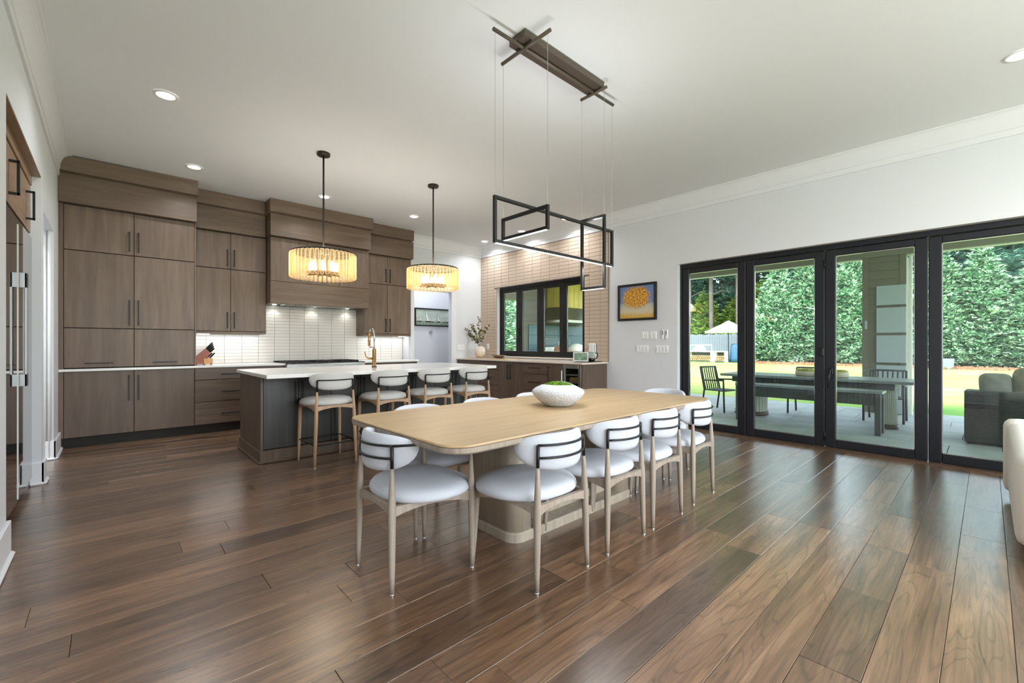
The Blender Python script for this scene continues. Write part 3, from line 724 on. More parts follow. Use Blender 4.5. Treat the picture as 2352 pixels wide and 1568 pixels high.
def make_chair(name, arms, stool):
    t = thing(name, 'chair', 'stool' if stool else 'chair', (0,0,0))
    lm = M['oakstool'] if stool else M['oakleg']; fb = M['stoolfab'] if stool else M['fabric']
    if stool: sz, top, mt, zc, hh = .655, .735, .848, .835, .088; rf, ff = (.205,-.235), (.215,.225)
    else: sz, top, mt, zc, hh = .478, .60, .708, .667, .094; rf, ff = (.195,-.232), (.243,.212)
    rt = (.178, -.222)
    fz = sz-.06
    def leg(foot, topxy, z1, r1, tm):
        o = leg_mesh((foot[0], foot[1], .006), (topxy[0], topxy[1], z1), .0115, .019, r1, tm).build('leg', lm, t)
        MB().lathe([(.0105,0),(.012,.002),(.012,.008)], (foot[0], foot[1], 0), n=12).build('glide', M['glide'], o)
    for s in (-1, 1):
        leg((s*rf[0], rf[1]), (s*rt[0], rt[1]), top, .0095, .68)
        if arms: leg((s*ff[0], ff[1]), (s*ff[0]*.985, ff[1]-.005), .615, .0095, .66)
        else: leg((s*ff[0], ff[1]), (s*ff[0]*.93, ff[1]-.02), fz+.02, .015, .8)
    # apron: four rails with arched lower edges
    fr_ = MB(); x0, x1, y0, y1 = -ff[0]*.93, ff[0]*.93, rf[1]+.01, ff[1]-.02
    xr = rf[0]*.93
    def rail(pa, pb):
        pa, pb = Vector((*pa, 0)), Vector((*pb, 0)); d = (pb-pa).normalized(); nrm = Vector((-d.y, d.x, 0))*.011; layers = []
        for i in range(9):
            u = i/8; q = pa+(pb-pa)*u; drop = .052-.03*math.sin(u*PI)**.8
            layers.append([q-nrm+Vector((0,0,fz)), q+nrm+Vector((0,0,fz)), q+nrm+Vector((0,0,fz-drop)), q-nrm+Vector((0,0,fz-drop))])
        fr_.ring([[tuple(p) for p in L] for L in layers], smooth=False)
    rail((-xr, y0), (xr, y0)); rail((-ff[0]*.95, y1), (ff[0]*.95, y1)); rail((-xr, y0), (-ff[0]*.95, y1)); rail((xr, y0), (ff[0]*.95, y1))
    fr_.build('seat_frame', lm, t)
    cushion(.285 if not stool else .25, -.215, .272 if not stool else .25, fz-.004, sz+.004, .86).build('seat', fb, t)
    Rb = .268; cyb = -.017
    pad(Rb-.032, cyb, math.radians(69 if not stool else 66), zc, hh, .024).build('backrest', fb, t)
    # black steel back frame
    mf = MB()
    for s in (-1, 1):
        mf.tube([(s*rt[0], rt[1], top-.004), (s*rt[0]*.985, rt[1], mt)], .0088, n=10)
    a0 = math.asin(rt[0]*.985/Rb)
    zs = (mt,) if stool else (mt, mt-.062)
    for z in zs:
        arc = [(Rb*math.sin(a), cyb-Rb*math.cos(a), z) for a in [a0*(-1+2*i/12) for i in range(13)]]
        mf.tube(arc, .0062, n=8)
    if arms:
        for s in (-1, 1):
            mf.tube([(s*ff[0]*.985, ff[1]-.005, .612), (s*ff[0]*.985, ff[1]-.005, mt)], .0088, n=10)
            mf.tube([(s*rt[0]*.985, rt[1], mt), (s*.222, -.14, mt), (s*.24, -.03, mt), (s*.243, .08, mt), (s*ff[0]*.985, ff[1]-.005, mt)], .0065, n=8)
    mf.build('back_frame', M['black'], t)
    if stool:
        fr2 = MB(); z = .215
        def at(foot, tp, zt): u = z/zt; return (foot[0]+(tp[0]-foot[0])*u, foot[1]+(tp[1]-foot[1])*u, z)
        P = [at((s*rf[0], rf[1]), (s*rt[0], rt[1]), top) for s in (-1, 1)] + [at((s*ff[0], ff[1]), (s*ff[0]*.93, ff[1]-.02), fz) for s in (1, -1)]
        for i in range(4): fr2.tube([P[i], P[(i+1) % 4]], .007, n=8)
        fr2.build('footrest', M['black'], t)
    return t
side = make_chair('dining_chair', False, False)
g = 'side chairs around the dining table'
NS = [(1.705, 1.700, 0, 'white dining chair nearest the camera, second from the left on the near side'),
      (2.285, 1.703, 0, 'white dining chair on the near side, third counted from the left end chair'),
      (2.79, 1.705, 0, 'white dining chair on the near side, second from the folding doors'),
      (3.40, 1.735, .05, 'white dining chair on the near side closest to the folding doors')]
FS = [(1.63, 2.60, PI, 'white dining chair on the far side behind the left end of the table'),
      (2.22, 2.60, PI, 'white dining chair on the far side left of the white bowl'),
      (2.79, 2.60, PI, 'white dining chair on the far side just left behind the white bowl'),
      (3.36, 2.60, PI, 'white dining chair on the far side hidden behind the white bowl')]
for i, (x, y, rz, lab) in enumerate(NS+FS):
    c = place_copy(side, (x, y, 0), rz, lab, i == 0); c['group'] = g
arm = make_chair('dining_armchair', True, False)
for i, (x, y, rz, lab) in enumerate(((1.222, 2.122, -PI/2, 'white dining armchair at the left head of the table'), (3.86, 2.15, PI/2, 'white dining armchair at the right head of the table by the doors'))):
    c = place_copy(arm, (x, y, 0), rz, lab, i == 0); c['group'] = 'armchairs at the table heads'
st = make_chair('bar_stool', False, True)
for i, (x, lab) in enumerate(((1.655, 'leftmost of the four ivory bar stools at the island'), (2.29, 'second ivory bar stool from the left at the island'), (2.865, 'third ivory bar stool from the left at the island'), (3.452, 'rightmost of the four ivory bar stools at the island'))):
    c = place_copy(st, (x, 4.63, 0), 0, lab, i == 0); c['group'] = 'bar stools along the island'

# ---------------------------------------------------------------- bowl with moss
bz = .7505
prof = [(.07,0),(.088,.003),(.118,.020),(.152,.048),(.178,.074),(.190,.094),(.192,.106),(.186,.120),(.168,.135),(.146,.146),(.130,.152),(.121,.157),(.114,.154),(.112,.140),(.10,.118)]
b = MB().lathe(prof, (2.42,2.135,bz), n=48)
for i, p in enumerate(b.v):
    a = math.atan2(p[1]-2.135, p[0]-2.42)
    if p[2] > bz+.11: b.v[i] = (p[0], p[1], p[2]+.007*math.sin(2*a+.6)+.004*math.sin(3*a))
tag(b.build('bowl', M['stoneware']), 'white textured stoneware bowl in the middle of the dining table', 'bowl')
ms = MB(); rg = random.Random(3)
for i in range(520):
    r = .104*math.sqrt(rg.random()); a = rg.random()*2*PI; x, y = 2.42+r*math.cos(a), 2.135+r*math.sin(a)
    z = bz+.136+.035*(1-(r/.12)**2)*.8; s = rg.uniform(.006,.012); q = rg.random()*PI; lx, ly = s*math.cos(q), s*math.sin(q)
    ms.add([(x-lx,y-ly,z-.006),(x+lx,y+ly,z-.006),(x+rg.uniform(-.006,.006),y+rg.uniform(-.006,.006),z+rg.uniform(.008,.022))], [(0,1,2)])
ms.lathe([(.102,.128),(.09,.143),(.06,.156),(.0,.162)], (2.42,2.135,bz), n=20, cap1=False)
tag(ms.build('moss', leafy('moss_green', (62,104,24), (112,160,40), (176,212,80), .2), fix=False), 'bright green preserved moss filling the white bowl', 'moss', kind='stuff')

# ---------------------------------------------------------------- drum pendants
gm = bpy.data.materials.new('amber_textured_glass'); gm.use_nodes = True; n_, l_ = gm.node_tree.nodes, gm.node_tree.links
p_ = n_['Principled BSDF']; p_.inputs['Base Color'].default_value = srgb(252,232,196); p_.inputs['Roughness'].default_value = .12
tl = n_.new('ShaderNodeBsdfTranslucent'); tl.inputs[0].default_value = srgb(246,226,190)
tp = n_.new('ShaderNodeBsdfTransparent'); tp.inputs[0].default_value = srgb(255,247,232)
lw_ = n_.new('ShaderNodeLayerWeight'); lw_.inputs['Blend'].default_value = .22
m1 = n_.new('ShaderNodeMixShader'); l_.new(lw_.outputs['Facing'], m1.inputs[0]); l_.new(tp.outputs[0], m1.inputs[1]); l_.new(tl.outputs[0], m1.inputs[2])
m2 = n_.new('ShaderNodeMixShader'); m2.inputs[0].default_value = .16; l_.new(m1.outputs[0], m2.inputs[1]); l_.new(p_.outputs[0], m2.inputs[2])
tcc = n_.new('ShaderNodeTexCoord'); nz = n_.new('ShaderNodeTexNoise'); nz.inputs['Scale'].default_value = 55; l_.new(tcc.outputs['Object'], nz.inputs['Vector'])
bpn = n_.new('ShaderNodeBump'); bpn.inputs['Strength'].default_value = .8; bpn.inputs['Distance'].default_value = .01; l_.new(nz.outputs['Fac'], bpn.inputs['Height'])
l_.new(bpn.outputs[0], p_.inputs['Normal']); l_.new(bpn.outputs[0], tl.inputs['Normal']); l_.new(m2.outputs[0], n_['Material Output'].inputs[0])
M['amber'] = gm
def pendant(cx, cy, label):
    t = thing('drum_pendant', label, 'pendant light', (cx, cy, 1.925), 'drum pendants over the island')
    MB().lathe([(.0,H-.03),(.066,H-.03),(.07,H-.024),(.07,H-.001)], (cx,cy,0), n=24, cap0=False).build('canopy', M['dkbronze'], t)
    MB().tube([(cx,cy,2.19),(cx,cy,H-.028)], .0098, n=10).build('stem', M['dkbronze'], t)
    rg_ = MB(); R0 = .325
    rg_.tube([(cx+R0*math.cos(2*PI*i/48), cy+R0*math.sin(2*PI*i/48), 2.209) for i in range(48)], .009, n=8, closed=True)
    for i in range(4): a = PI*i/4+.3; rg_.tube([(cx-R0*math.cos(a), cy-R0*math.sin(a), 2.2), (cx+R0*math.cos(a), cy+R0*math.sin(a), 2.2)], .004, n=6)
    rg_.build('top_ring', M['black'], t)
    N = 42; first = None
    for i in range(N):
        a = 2*PI*i/N; p = (cx+R0*math.cos(a), cy+R0*math.sin(a), 2.07)
        if first is None:
            m = MB(); m.lathe([(.010,-.137),(.021,-.128),(.0212,-.1),(.0212,.1),(.0198,.122),(.012,.131)], p, n=10)
            first = m.build('glass_rod', M['amber'], t, origin=p)
        else: linked(first, p, t, rot=(0,0,a))
    pl_ = MB().lathe([(.0,0),(.165,0),(.17,.004),(.17,.012),(.0,.012)], (cx,cy,1.985), n=28, cap0=False, cap1=False)
    for i in range(8):
        a = 2*PI*i/8; pl_.tube([(cx,cy,1.978), (cx+.18*math.cos(a), cy+.18*math.sin(a), 1.975)], .007, n=6)
    pl_.tube([(cx,cy,1.97),(cx,cy,2.2)], .012, n=8)
    pl_.build('bulb_plate', M['brass'], t)
    for i in range(8):
        a = 2*PI*(i+.5)/8; x, y = cx+.13*math.cos(a), cy+.13*math.sin(a)
        MB().lathe([(.012,1.997),(.02,2.03),(.022,2.06),(.016,2.095),(.004,2.115)], (x,y,0), n=10).build('bulb', M['bulb'], t)
    lamp('pendant_glow', 'POINT', (cx,cy,2.10), 17, color=(1,.94,.84), shadow_soft_size=.11)
pendant(1.745, 5.0, 'amber glass drum pendant on the left above the island')
pendant(3.176, 5.015, 'amber glass drum pendant on the right above the island')

# ---------------------------------------------------------------- linear chandelier over the table
LY = 2.187
t = thing('linear_chandelier', 'black three-frame linear chandelier hanging over the dining table', 'chandelier', (2.5, LY, H))
B(2.05, 2.945, LY-.085, LY+.075, H-.05, H-.001, b=.002).build('canopy', M['bronze'], t)
zr = 3.262
rd = [('x', 1.842, 3.192), ]
MB().tube([(1.842,LY,zr),(3.192,LY,zr)], .0125, n=10).build('rod', M['bronze'], t)
MB().tube([(2.118,1.935,zr-.006),(2.118,2.415,zr-.006)], .0125, n=10).build('rod', M['bronze'], t)
MB().tube([(2.918,2.06,zr-.006),(2.918,2.318,zr-.006)], .0125, n=10).build('rod', M['bronze'], t)
def light_frame(axis, c, a0, a1, z0, z1):
    h = .011; m = MB()
    def bar(p0, p1, q0, q1):
        if axis == 'x': m.cbox(p0, p1, c-h, c+h, q0, q1, b=.002)
        else: m.cbox(c-h, c+h, p0, p1, q0, q1, b=.002)
    bar(a0, a1, z1-2*h, z1); bar(a0, a1, z0, z0+2*h); bar(a0, a0+2*h, z0+2*h, z1-2*h); bar(a1-2*h, a1, z0+2*h, z1-2*h)
    f = m.build('light_frame', M['black'], t)
    e = MB()
    if axis == 'x': e.box(a0+.02, a1-.02, c-.009, c+.009, z0-.0025, z0+.001)
    else: e.box(c-.009, c+.009, a0+.02, a1-.02, z0-.0025, z0+.001)
    e.build('led_strip', M['led'], f)
light_frame('x', LY, 1.845, 3.185, 1.867, 2.178)
light_frame('y', 2.118, 1.95, 2.412, 1.957, 2.12)
light_frame('y', 2.918, 2.072, 2.318, 1.652, 2.243)
for p0, z in (((1.857,LY),2.178),((3.174,LY),2.178),((2.118,1.96),2.12),((2.118,2.402),2.12),((2.918,2.083),2.243),((2.918,2.308),2.243)):
    MB().tube([(p0[0],p0[1],z-.003),(p0[0],p0[1],zr)], .0016, n=5, caps=False).build('wire', M['chrome'], t)
lamp('chandelier_uplight', 'AREA', (2.515, LY, 2.19), 7, rot=(PI,0,0), color=(.93,.97,1), shape='RECTANGLE', size=1.3, size_y=.03)
lamp('chandelier_strip_light', 'AREA', (2.515, LY, 1.855), 10, shape='RECTANGLE', size=1.3, size_y=.03)

# ---------------------------------------------------------------- recessed downlights
first = None
DL = [(.347,4.743,'nearest the refrigerator wall'), (.738,6.432,'in front of the pantry crown'), (2.266,6.461,'in front of the range hood'), (3.712,6.448,'in front of the right wall cabinets'),
      (5.682,7.024,'farthest, above the far corner of the credenza'), (5.689,5.929,'above the middle of the credenza'), (5.668,4.823,'above the wine fridge end of the credenza'), (4.917,-.163,'at the right edge near the folding doors')]
for x, y, lab in DL:
    t = thing('downlight', 'round white recessed ceiling downlight '+lab, 'downlight', (x, y, H-.012), 'recessed ceiling downlights')
    MB().lathe([(.062,H-.003),(.066,H-.009),(.088,H-.007),(.09,H-.001)], (x,y,0), n=28, cap0=False, cap1=False).build('trim_ring', M['plastic'], t)
    MB().lathe([(.0,H-.004),(.064,H-.004)], (x,y,0), n=24, cap0=False, cap1=False).build('lens', M['downled'], t)
    if y > 0: lamp('downlight_beam', 'AREA', (x, y, H-.014), 8, color=(.94,.97,1), shape='DISK', size=.11, spread=math.radians(140))
for x, y in ((1.6,2.9),(3.6,3.4),(4.7,2.6),(.6,2.2),(1.0,-.6),(3.0,-.8),(4.9,-1.6)):      # unseen downlights assumed behind the camera, added for light, no fixtures
    lamp('downlight_beam', 'AREA', (x, y, H-.014), 8, color=(.94,.97,1), shape='DISK', size=.11, spread=math.radians(140)) if y < 0 else None

# ---------------------------------------------------------------- wall things
def painting_mat(name):
    m, n, l, p = base(name); tc = n.new('ShaderNodeTexCoord')
    sx = n.new('ShaderNodeSeparateXYZ'); l.new(tc.outputs['Generated'], sx.inputs[0])
    nz = n.new('ShaderNodeTexNoise'); nz.inputs['Scale'].default_value = 9; nz.inputs['Detail'].default_value = 6; nz.inputs['Distortion'].default_value = 1.5; l.new(tc.outputs['Generated'], nz.inputs['Vector'])
    # an abstract picture: blue above, sand below, a gold cloud in the middle
    rz = n.new('ShaderNodeValToRGB'); e = rz.color_ramp.elements; e[0].position = .05; e[0].color = srgb(206,160,60); e[1].position = .5; e[1].color = srgb(110,135,185)
    k = e.new(.22); k.color = srgb(205,195,165); k = e.new(.40); k.color = srgb(190,185,175)
    a = n.new('ShaderNodeMath'); a.operation = 'MULTIPLY_ADD'; a.inputs[1].default_value = .25; l.new(nz.outputs['Fac'], a.inputs[0]); s = n.new('ShaderNodeMath'); s.operation = 'SUBTRACT'; s.inputs[1].default_value = .12; l.new(sx.outputs['Z'], s.inputs[0]); l.new(s.outputs[0], a.inputs[2]); l.new(a.outputs[0], rz.inputs[0])
    dv = n.new('ShaderNodeVectorMath'); dv.operation = 'DISTANCE'; dv.inputs[1].default_value = (0,.52,.62)
    fl_ = n.new('ShaderNodeVectorMath'); fl_.operation = 'MULTIPLY'; fl_.inputs[1].default_value = (0,1,1.15); l.new(tc.outputs['Generated'], fl_.inputs[0]); dv.inputs[1].default_value = (0,.52,.74); l.new(fl_.outputs[0], dv.inputs[0])
    ad = n.new('ShaderNodeMath'); ad.operation = 'MULTIPLY_ADD'; ad.inputs[1].default_value = .35; l.new(nz.outputs['Fac'], ad.inputs[0]); l.new(dv.outputs['Value'], ad.inputs[2])
    mr = n.new('ShaderNodeMapRange'); mr.inputs['From Min'].default_value = .50; mr.inputs['From Max'].default_value = .62; mr.inputs['To Min'].default_value = 1; mr.inputs['To Max'].default_value = 0; l.new(ad.outputs[0], mr.inputs['Value'])
    g2 = n.new('ShaderNodeTexNoise'); g2.inputs['Scale'].default_value = 26; g2.inputs['Detail'].default_value = 3; l.new(tc.outputs['Generated'], g2.inputs['Vector'])
    gr_ = n.new('ShaderNodeValToRGB'); e = gr_.color_ramp.elements; e[0].position = .35; e[0].color = srgb(120,72,20); e[1].position = .66; e[1].color = srgb(240,196,90); k = e.new(.5); k.color = srgb(205,145,42); l.new(g2.outputs['Fac'], gr_.inputs[0])
    mx = n.new('ShaderNodeMixRGB'); l.new(mr.outputs[0], mx.inputs[0]); l.new(rz.outputs[0], mx.inputs[1]); l.new(gr_.outputs[0], mx.inputs[2]); l.new(mx.outputs[0], p.inputs['Base Color'])
    p.inputs['Roughness'].default_value = .6
    return m
t = thing('framed_painting', 'square black-framed gold and blue painting on the white wall by the doors', 'painting', (XR-.015, 3.68, 1.57))
a, b, c, d = 3.345, 4.016, 1.571, 2.14; f = .036
fm = MB()
for q in ((a, b, c, c+f), (a, b, d-f, d), (a, a+f, c+f, d-f), (b-f, b, c+f, d-f)): fm.cbox(XR-.035, XR-.001, *q, b=.003)
fm.build('frame', M['winblk'], t)
MB().box(XR-.018, XR-.01, a+f, b-f, c+f, d-f).build('canvas', painting_mat('gold_abstract_paint'), t)
# hall picture with sailing boats
HYP = 8.598
t = thing('sailing_picture', 'wide black-framed sailing boat picture on the hall wall', 'picture', (5.4, HYP-.02, 1.6))
a, b, c, d = 4.955, 6.0, 1.61, 2.015; f = .03
fm = MB()
for q in ((a, b, c, c+f), (a, b, d-f, d), (a, a+f, c+f, d-f), (b-f, b, c+f, d-f)): fm.cbox(q[0], q[1], HYP-.035, HYP-.001, q[2], q[3], b=.003)
fm.build('frame', M['winblk'], t)
MB().box(a+f, b-f, HYP-.016, HYP-.01, c+f, d-f).build('canvas', mat('sage_seascape', (178,190,176), .7, noise=(5,.16)), t)
MB().box(a+f, b-f, HYP-.0165, HYP-.0155, c+f, c+.115).build('sea', mat('grey_green_sea', (132,146,128), .7, noise=(14,.3)), t)
sails = MB(); hulls = MB()
for x, s in ((5.03,.09),(5.09,.12),(5.26,.25),(5.34,.11),(5.40,.08),(5.56,.17),(5.72,.10),(5.80,.12),(5.9,.09)):
    z = c+.095; y = HYP-.018
    sails.add([(x,y,z+.02),(x-.03*s*4,y,z+s),(x+.30*s,y,z+.03)], [(0,1,2)]); hulls.add([(x-.14*s,y-.001,z+.02),(x+.34*s,y-.001,z+.024),(x+.28*s,y-.001,z-.006),(x-.08*s,y-.001,z-.006)], [(0,1,2,3)])
    hulls.tube([(x-.005,y,z),(x-.008-.13*s,y,z+s*1.05)], .0025, n=4)
sails.build('sails', mat('sail_white', (224,226,220), .7), t, fix=False); hulls.build('hulls', mat('hull_dark', (45,48,44), .7), t, fix=False)
m = MB().tube([(5.375,HYP-.001,1.475),(5.375,HYP-.02,1.475)], .042, n=24); m.tube([(5.375,HYP-.019,1.475),(5.375,HYP-.026,1.475)], .028, n=24)
tag(m.build('thermostat', M['chrome']), 'small round metal thermostat below the sailing boat picture', 'thermostat')
def plate_x(name, label, cat, y0, y1, z0, z1, n, grp):
    t = thing(name, label, cat, (XR-.004, (y0+y1)/2, z0), grp)
    B(XR-.008, XR-.0005, y0, y1, z0, z1, b=.002).build('plate', M['plastic'], t)
    wd = (y1-y0)/n
    for i in range(n): B(XR-.013, XR-.007, y0+wd*i+wd*.25, y0+wd*(i+1)-wd*.25, z0+.022, z1-.022, b=.002).build('rocker', M['trim'], t)
g = 'switch plates beside the painting'
plate_x('light_switch', 'white double switch plate, upper left of the group under the painting', 'switch', 3.49, 3.605, 1.275, 1.392, 2, g)
plate_x('light_switch', 'white double switch plate, upper middle of the group under the painting', 'switch', 3.352, 3.468, 1.275, 1.392, 2, g)
plate_x('light_switch', 'white four-rocker switch plate, lower left under the painting', 'switch', 3.49, 3.70, 1.072, 1.183, 4, g)
plate_x('light_switch', 'white four-rocker switch plate, lower right beside the doors', 'switch', 3.165, 3.37, 1.072, 1.183, 4, g)
for (y, lab) in ((3.245, 'left'), (3.19, 'right')):
    t = thing('shade_remote', 'slim white and grey wall remote beside the doors, %s of the two' % lab, 'remote', (XR-.01, y, 1.28), 'wall remotes by the doors')
    B(XR-.022, XR-.0005, y-.018, y+.018, 1.278, 1.412, b=.004).build('body', M['plastic'], t)
    B(XR-.024, XR-.021, y-.006, y+.006, 1.34, 1.40, b=.001).build('display', mat('remote_grey', (90,95,98), .3), t)
t = thing('hall_switch', 'white triple switch plate on the wall left of the vase', 'switch', (5.46, YH-.004, 1.075))
B(5.365, 5.56, YH-.008, YH-.0005, 1.078, 1.195, b=.002).build('plate', M['plastic'], t)
for i in range(3): B(5.39+.055*i, 5.42+.055*i, YH-.013, YH-.007, 1.1, 1.173, b=.002).build('rocker', M['trim'], t)
t = thing('wall_outlet', 'white outlet plate on the beige tile wall left of the window', 'outlet', (gx-.012, 7.3, 1.1))
B(gx-.02, gx-.009, 7.262, 7.338, 1.10, 1.216, b=.002).build('plate', M['plastic'], t); B(gx-.024, gx-.019, 7.28, 7.32, 1.12, 1.196, b=.002).build('socket', M['trim'], t)

# ---------------------------------------------------------------- things on the credenza
zc = CT+.0005
tag(MB().ring([[(x, y, z) for x, y in rrect(5.41, 5.72, 6.0, 7.28, .03)] for z in (zc, zc+.012)], smooth=False).build('serving_board', M['oaktop']), 'long flat wooden serving board on the credenza under the vase', 'board')
vx, vy = 5.62, 7.10; vz = zc+.0125
prof = [(.05,0),(.075,.01),(.105,.06),(.112,.13),(.10,.19),(.07,.225),(.045,.235),(.042,.238),(.038,.235),(.036,.21)]
tag(MB().lathe(prof, (vx,vy,vz), n=32).build('vase', mat('cream_ceramic', (222,208,192), .35, noise=(6,.06))), 'rounded cream ceramic vase on the wooden serving board', 'vase')
stem_m = mat('twig_brown', (70,58,38), .7); leaf_m = leafy('dried_olive_leaf', (52,50,24), (104,98,50), (222,214,176), .15)
rg = random.Random(5)
for i, (dx, dy, hgt) in enumerate(((.05,.55,.36),(-.10,.42,.42),(.0,.30,.50),(-.05,.18,.40),(.05,.10,.62),(-.04,-.06,.38),(.05,-.20,.44),(.02,.40,.28))):
    t = thing('dried_branch', 'dried leafy branch in the cream vase, '+('the one leaning farthest left','the tall one leaning left','one leaning a little left behind the others','a short one in the middle left','the tallest, rising upright in the middle','a short upright one at the right','the one leaning right in front of the tiles','a low one reaching left')[i], 'branch', (vx,vy,vz+.19), 'dried branches in the cream vase')
    pts = [(vx+dx*u*u, min(vy+dy*u**1.3, YH-.06), vz+.20+hgt*u) for u in (0,.25,.5,.75,1)]
    MB().tube(pts, [.003,.003,.0025,.002,.0015], n=5).build('stem', stem_m, t)
    lf = MB()
    for k in range(44):
        u = rg.uniform(.3,1.0); p = Vector((vx+dx*u*u, min(vy+dy*u**1.3, YH-.08), vz+.20+hgt*u)); d = Vector((rg.uniform(-1,1), rg.uniform(-1,.8), rg.uniform(-.3,1))).normalized()*rg.uniform(.035,.07); sd = d.cross(Vector((rg.uniform(-1,1),rg.uniform(-1,1),rg.uniform(-1,1))))*.0+d.cross(Vector((rg.uniform(-1,1),rg.uniform(-1,1),rg.uniform(-1,1)))).normalized()*.017
        q = p+d*.5; lf.add([p, q+sd, p+d, q-sd], [(0,1,2,3)])
    lf.build('leaves', leaf_m, t, fix=False)['kind'] = 'stuff'
b = MB().lathe([(.03,0),(.05,.004),(.10,.035),(.125,.06),(.12,.062),(.095,.04),(.045,.012),(.0,.010)], (5.60,6.48,vz), n=28, cap1=False, sx=.8, sy=1.5)
tag(b.build('wooden_bowl', mat('dark_olive_wood', (120,102,82), .5, noise=(20,.3))), 'shallow dark wooden bowl right of the vase on the serving board', 'bowl')
# smart display, carafe and white brewer near the right end
t = thing('coffee_tray', 'flat black tray under the coffee things at the credenza end', 'tray', (5.66,4.36,zc)); B(5.50, 5.86, 4.225, 4.52, zc, zc+.012, b=.004).build('tray', M['black'], t)
t = thing('smart_display', 'white-framed tilted smart display with a green picture on the credenza', 'display', (5.56,4.42,zc+.012))
R_ = Matrix.Translation((5.545,4.41,zc+.0135)) @ Matrix.Rotation(math.radians(40), 4, 'Z') @ Matrix.Rotation(math.radians(20), 4, 'Y')
MB().cbox(0,.016,-.12,.12,0,.155,b=.006).xf(R_).build('body', M['plastic'], t)
sm_ = mat('screen_green', (96,118,98), .2, noise=(22,.6)); sm_.node_tree.nodes['Principled BSDF'].inputs['Emission Color'].default_value = srgb(120,140,118); sm_.node_tree.nodes['Principled BSDF'].inputs['Emission Strength'].default_value = .25
MB().box(-.001,.0005,-.105,.105,.014,.142).xf(R_).build('screen', sm_, t)
MB().cbox(.015,.08,-.05,.05,.0,.05,b=.01).xf(Matrix.Translation((5.545,4.41,zc+.0135)) @ Matrix.Rotation(math.radians(40), 4, 'Z')).build('stand', M['stoneware'], t)
t = thing('coffee_carafe', 'round glass coffee carafe with dark handle behind the smart display', 'carafe', (5.70,4.315,zc+.012))
MB().lathe([(.035,0),(.06,.015),(.068,.055),(.055,.095),(.035,.12),(.045,.15),(.043,.15),(.033,.12)], (5.70,4.315,zc+.013), n=24, cap1=False).build('glass_body', M['glass'], t)
MB().lathe([(.034,.002),(.058,.016),(.064,.05),(.0,.052)], (5.70,4.315,zc+.0135), n=24, cap1=False).build('coffee', mat('coffee', (44,30,22), .15), t)
MB().tube([(5.745,4.275,zc+.14),(5.765,4.255,zc+.15),(5.775,4.245,zc+.10),(5.75,4.265,zc+.05)], .009, n=8).build('handle', M['black'], t)
t = thing('coffee_maker', 'tall white and steel coffee maker tower beside the tile edge', 'coffee maker', (5.80,4.38,zc+.012))
B(5.77,5.85,4.33,4.43,zc+.0125,zc+.30,b=.008).build('tower', M['plastic'], t); B(5.785,5.845,4.305,4.33,zc+.16,zc+.295,b=.006).build('water_tank', M['steel'], t)
MB().tube([(5.77,4.42,zc+.25),(5.75,4.445,zc+.22),(5.752,4.45,zc+.14),(5.765,4.43,zc+.1)], .003, n=6).build('cord', M['bronze'], t)

# ---------------------------------------------------------------- knife block on the back counter
kx, ky, kz = .868, 7.40, CT+.0005
t = thing('knife_block', 'slanted red-brown wooden knife block beside the pantry cabinet', 'knife block', (.96,7.44,kz))
wk = mat('cherry_wood', (142,66,28), .4, noise=(14,.22)); wk2 = mat('pale_block_wood', (206,150,92), .45, noise=(14,.15))
MB().prism([(kx,kz+.012),(kx+.10,kz+.012),(kx+.165,kz+.165),(kx+.115,kz+.225),(kx,kz+.10)], 'y', ky, ky+.11).build('block', wk, t)
B(kx+.09, kx+.195, ky-.005, ky+.115, kz+.012, kz+.088, b=.003).build('steak_block', wk2, t)
for dx in (.012,.10,.18):
    for dy in (.012,.098): B(kx+dx-.005, kx+dx+.005, ky+dy-.005, ky+dy+.005, kz, kz+.0125, b=.001).build('foot', M['black'], t)
dirv = Vector((.62,0,.78)).normalized(); nrmv = Vector((.78,0,-.62)).normalized()
kn = 0
for i in range(4):
    for j in range(3):
        p = Vector((kx+.12+.014*i, ky+.02+.034*j, kz+.214-.017*i)) + dirv*.008; Lh = .115-.012*i
        m = MB(); m.tube([p, p+dirv*.012, p+dirv*Lh*.5, p+dirv*Lh], [.006,.0085,.0095,.008], n=8)
        tag(m.build('knife', M['black']), 'black-handled knife in the slanted part of the knife block', 'knife', 'knives in the knife block')
for i in range(3):
    for j in range(2):
        p = Vector((kx+.105+.03*i, ky+.03+.05*j, kz+.090)) + dirv*.004
        tag(MB().tube([p, p+dirv*.04, p+dirv*.09], [.006,.008,.007], n=8).build('steak_knife', M['black']), 'black-handled steak knife in the pale front part of the knife block', 'knife', 'steak knives in the knife block')

# ---------------------------------------------------------------- sofa at the right edge
sf = mat('ivory_upholstery', (214,209,200), .9, sheen=.2, bump=(60,.15))
t = thing('living_room_sofa', 'ivory upholstered sofa end cut off at the right edge', 'sofa', (5.0,-.75,0))
def soft(x0, x1, y0, y1, z0, z1, r, name, mt_=sf):
    m = slab_round(x0, x1, y0, y1, r*1.3, [(r*.7,z0),(r*.15,z0+r*.4),(0,z0+r),(0,z1-r),(r*.12,z1-r*.5),(r*.45,z1-r*.1),(r,z1)]); m.sm = [True]*len(m.sm)
    return m.build(name, mt_, t)
soft(3.6, 5.22, -.98, -.14, .10, .44, .05, 'base'); soft(5.03, 5.27, -1.0, -.08, .06, .62, .06, 'arm')
soft(3.62, 5.22, -.36, -.10, .09, .60, .06, 'back'); soft(3.68, 5.0, -.95, -.37, .42, .56, .06, 'seat_cushion')
for x in (3.7, 5.17):
    for y in (-.9, -.25): MB().lathe([(.018,0),(.026,.10)], (x,y,0), n=10).build('foot', M['oakleg'], t)

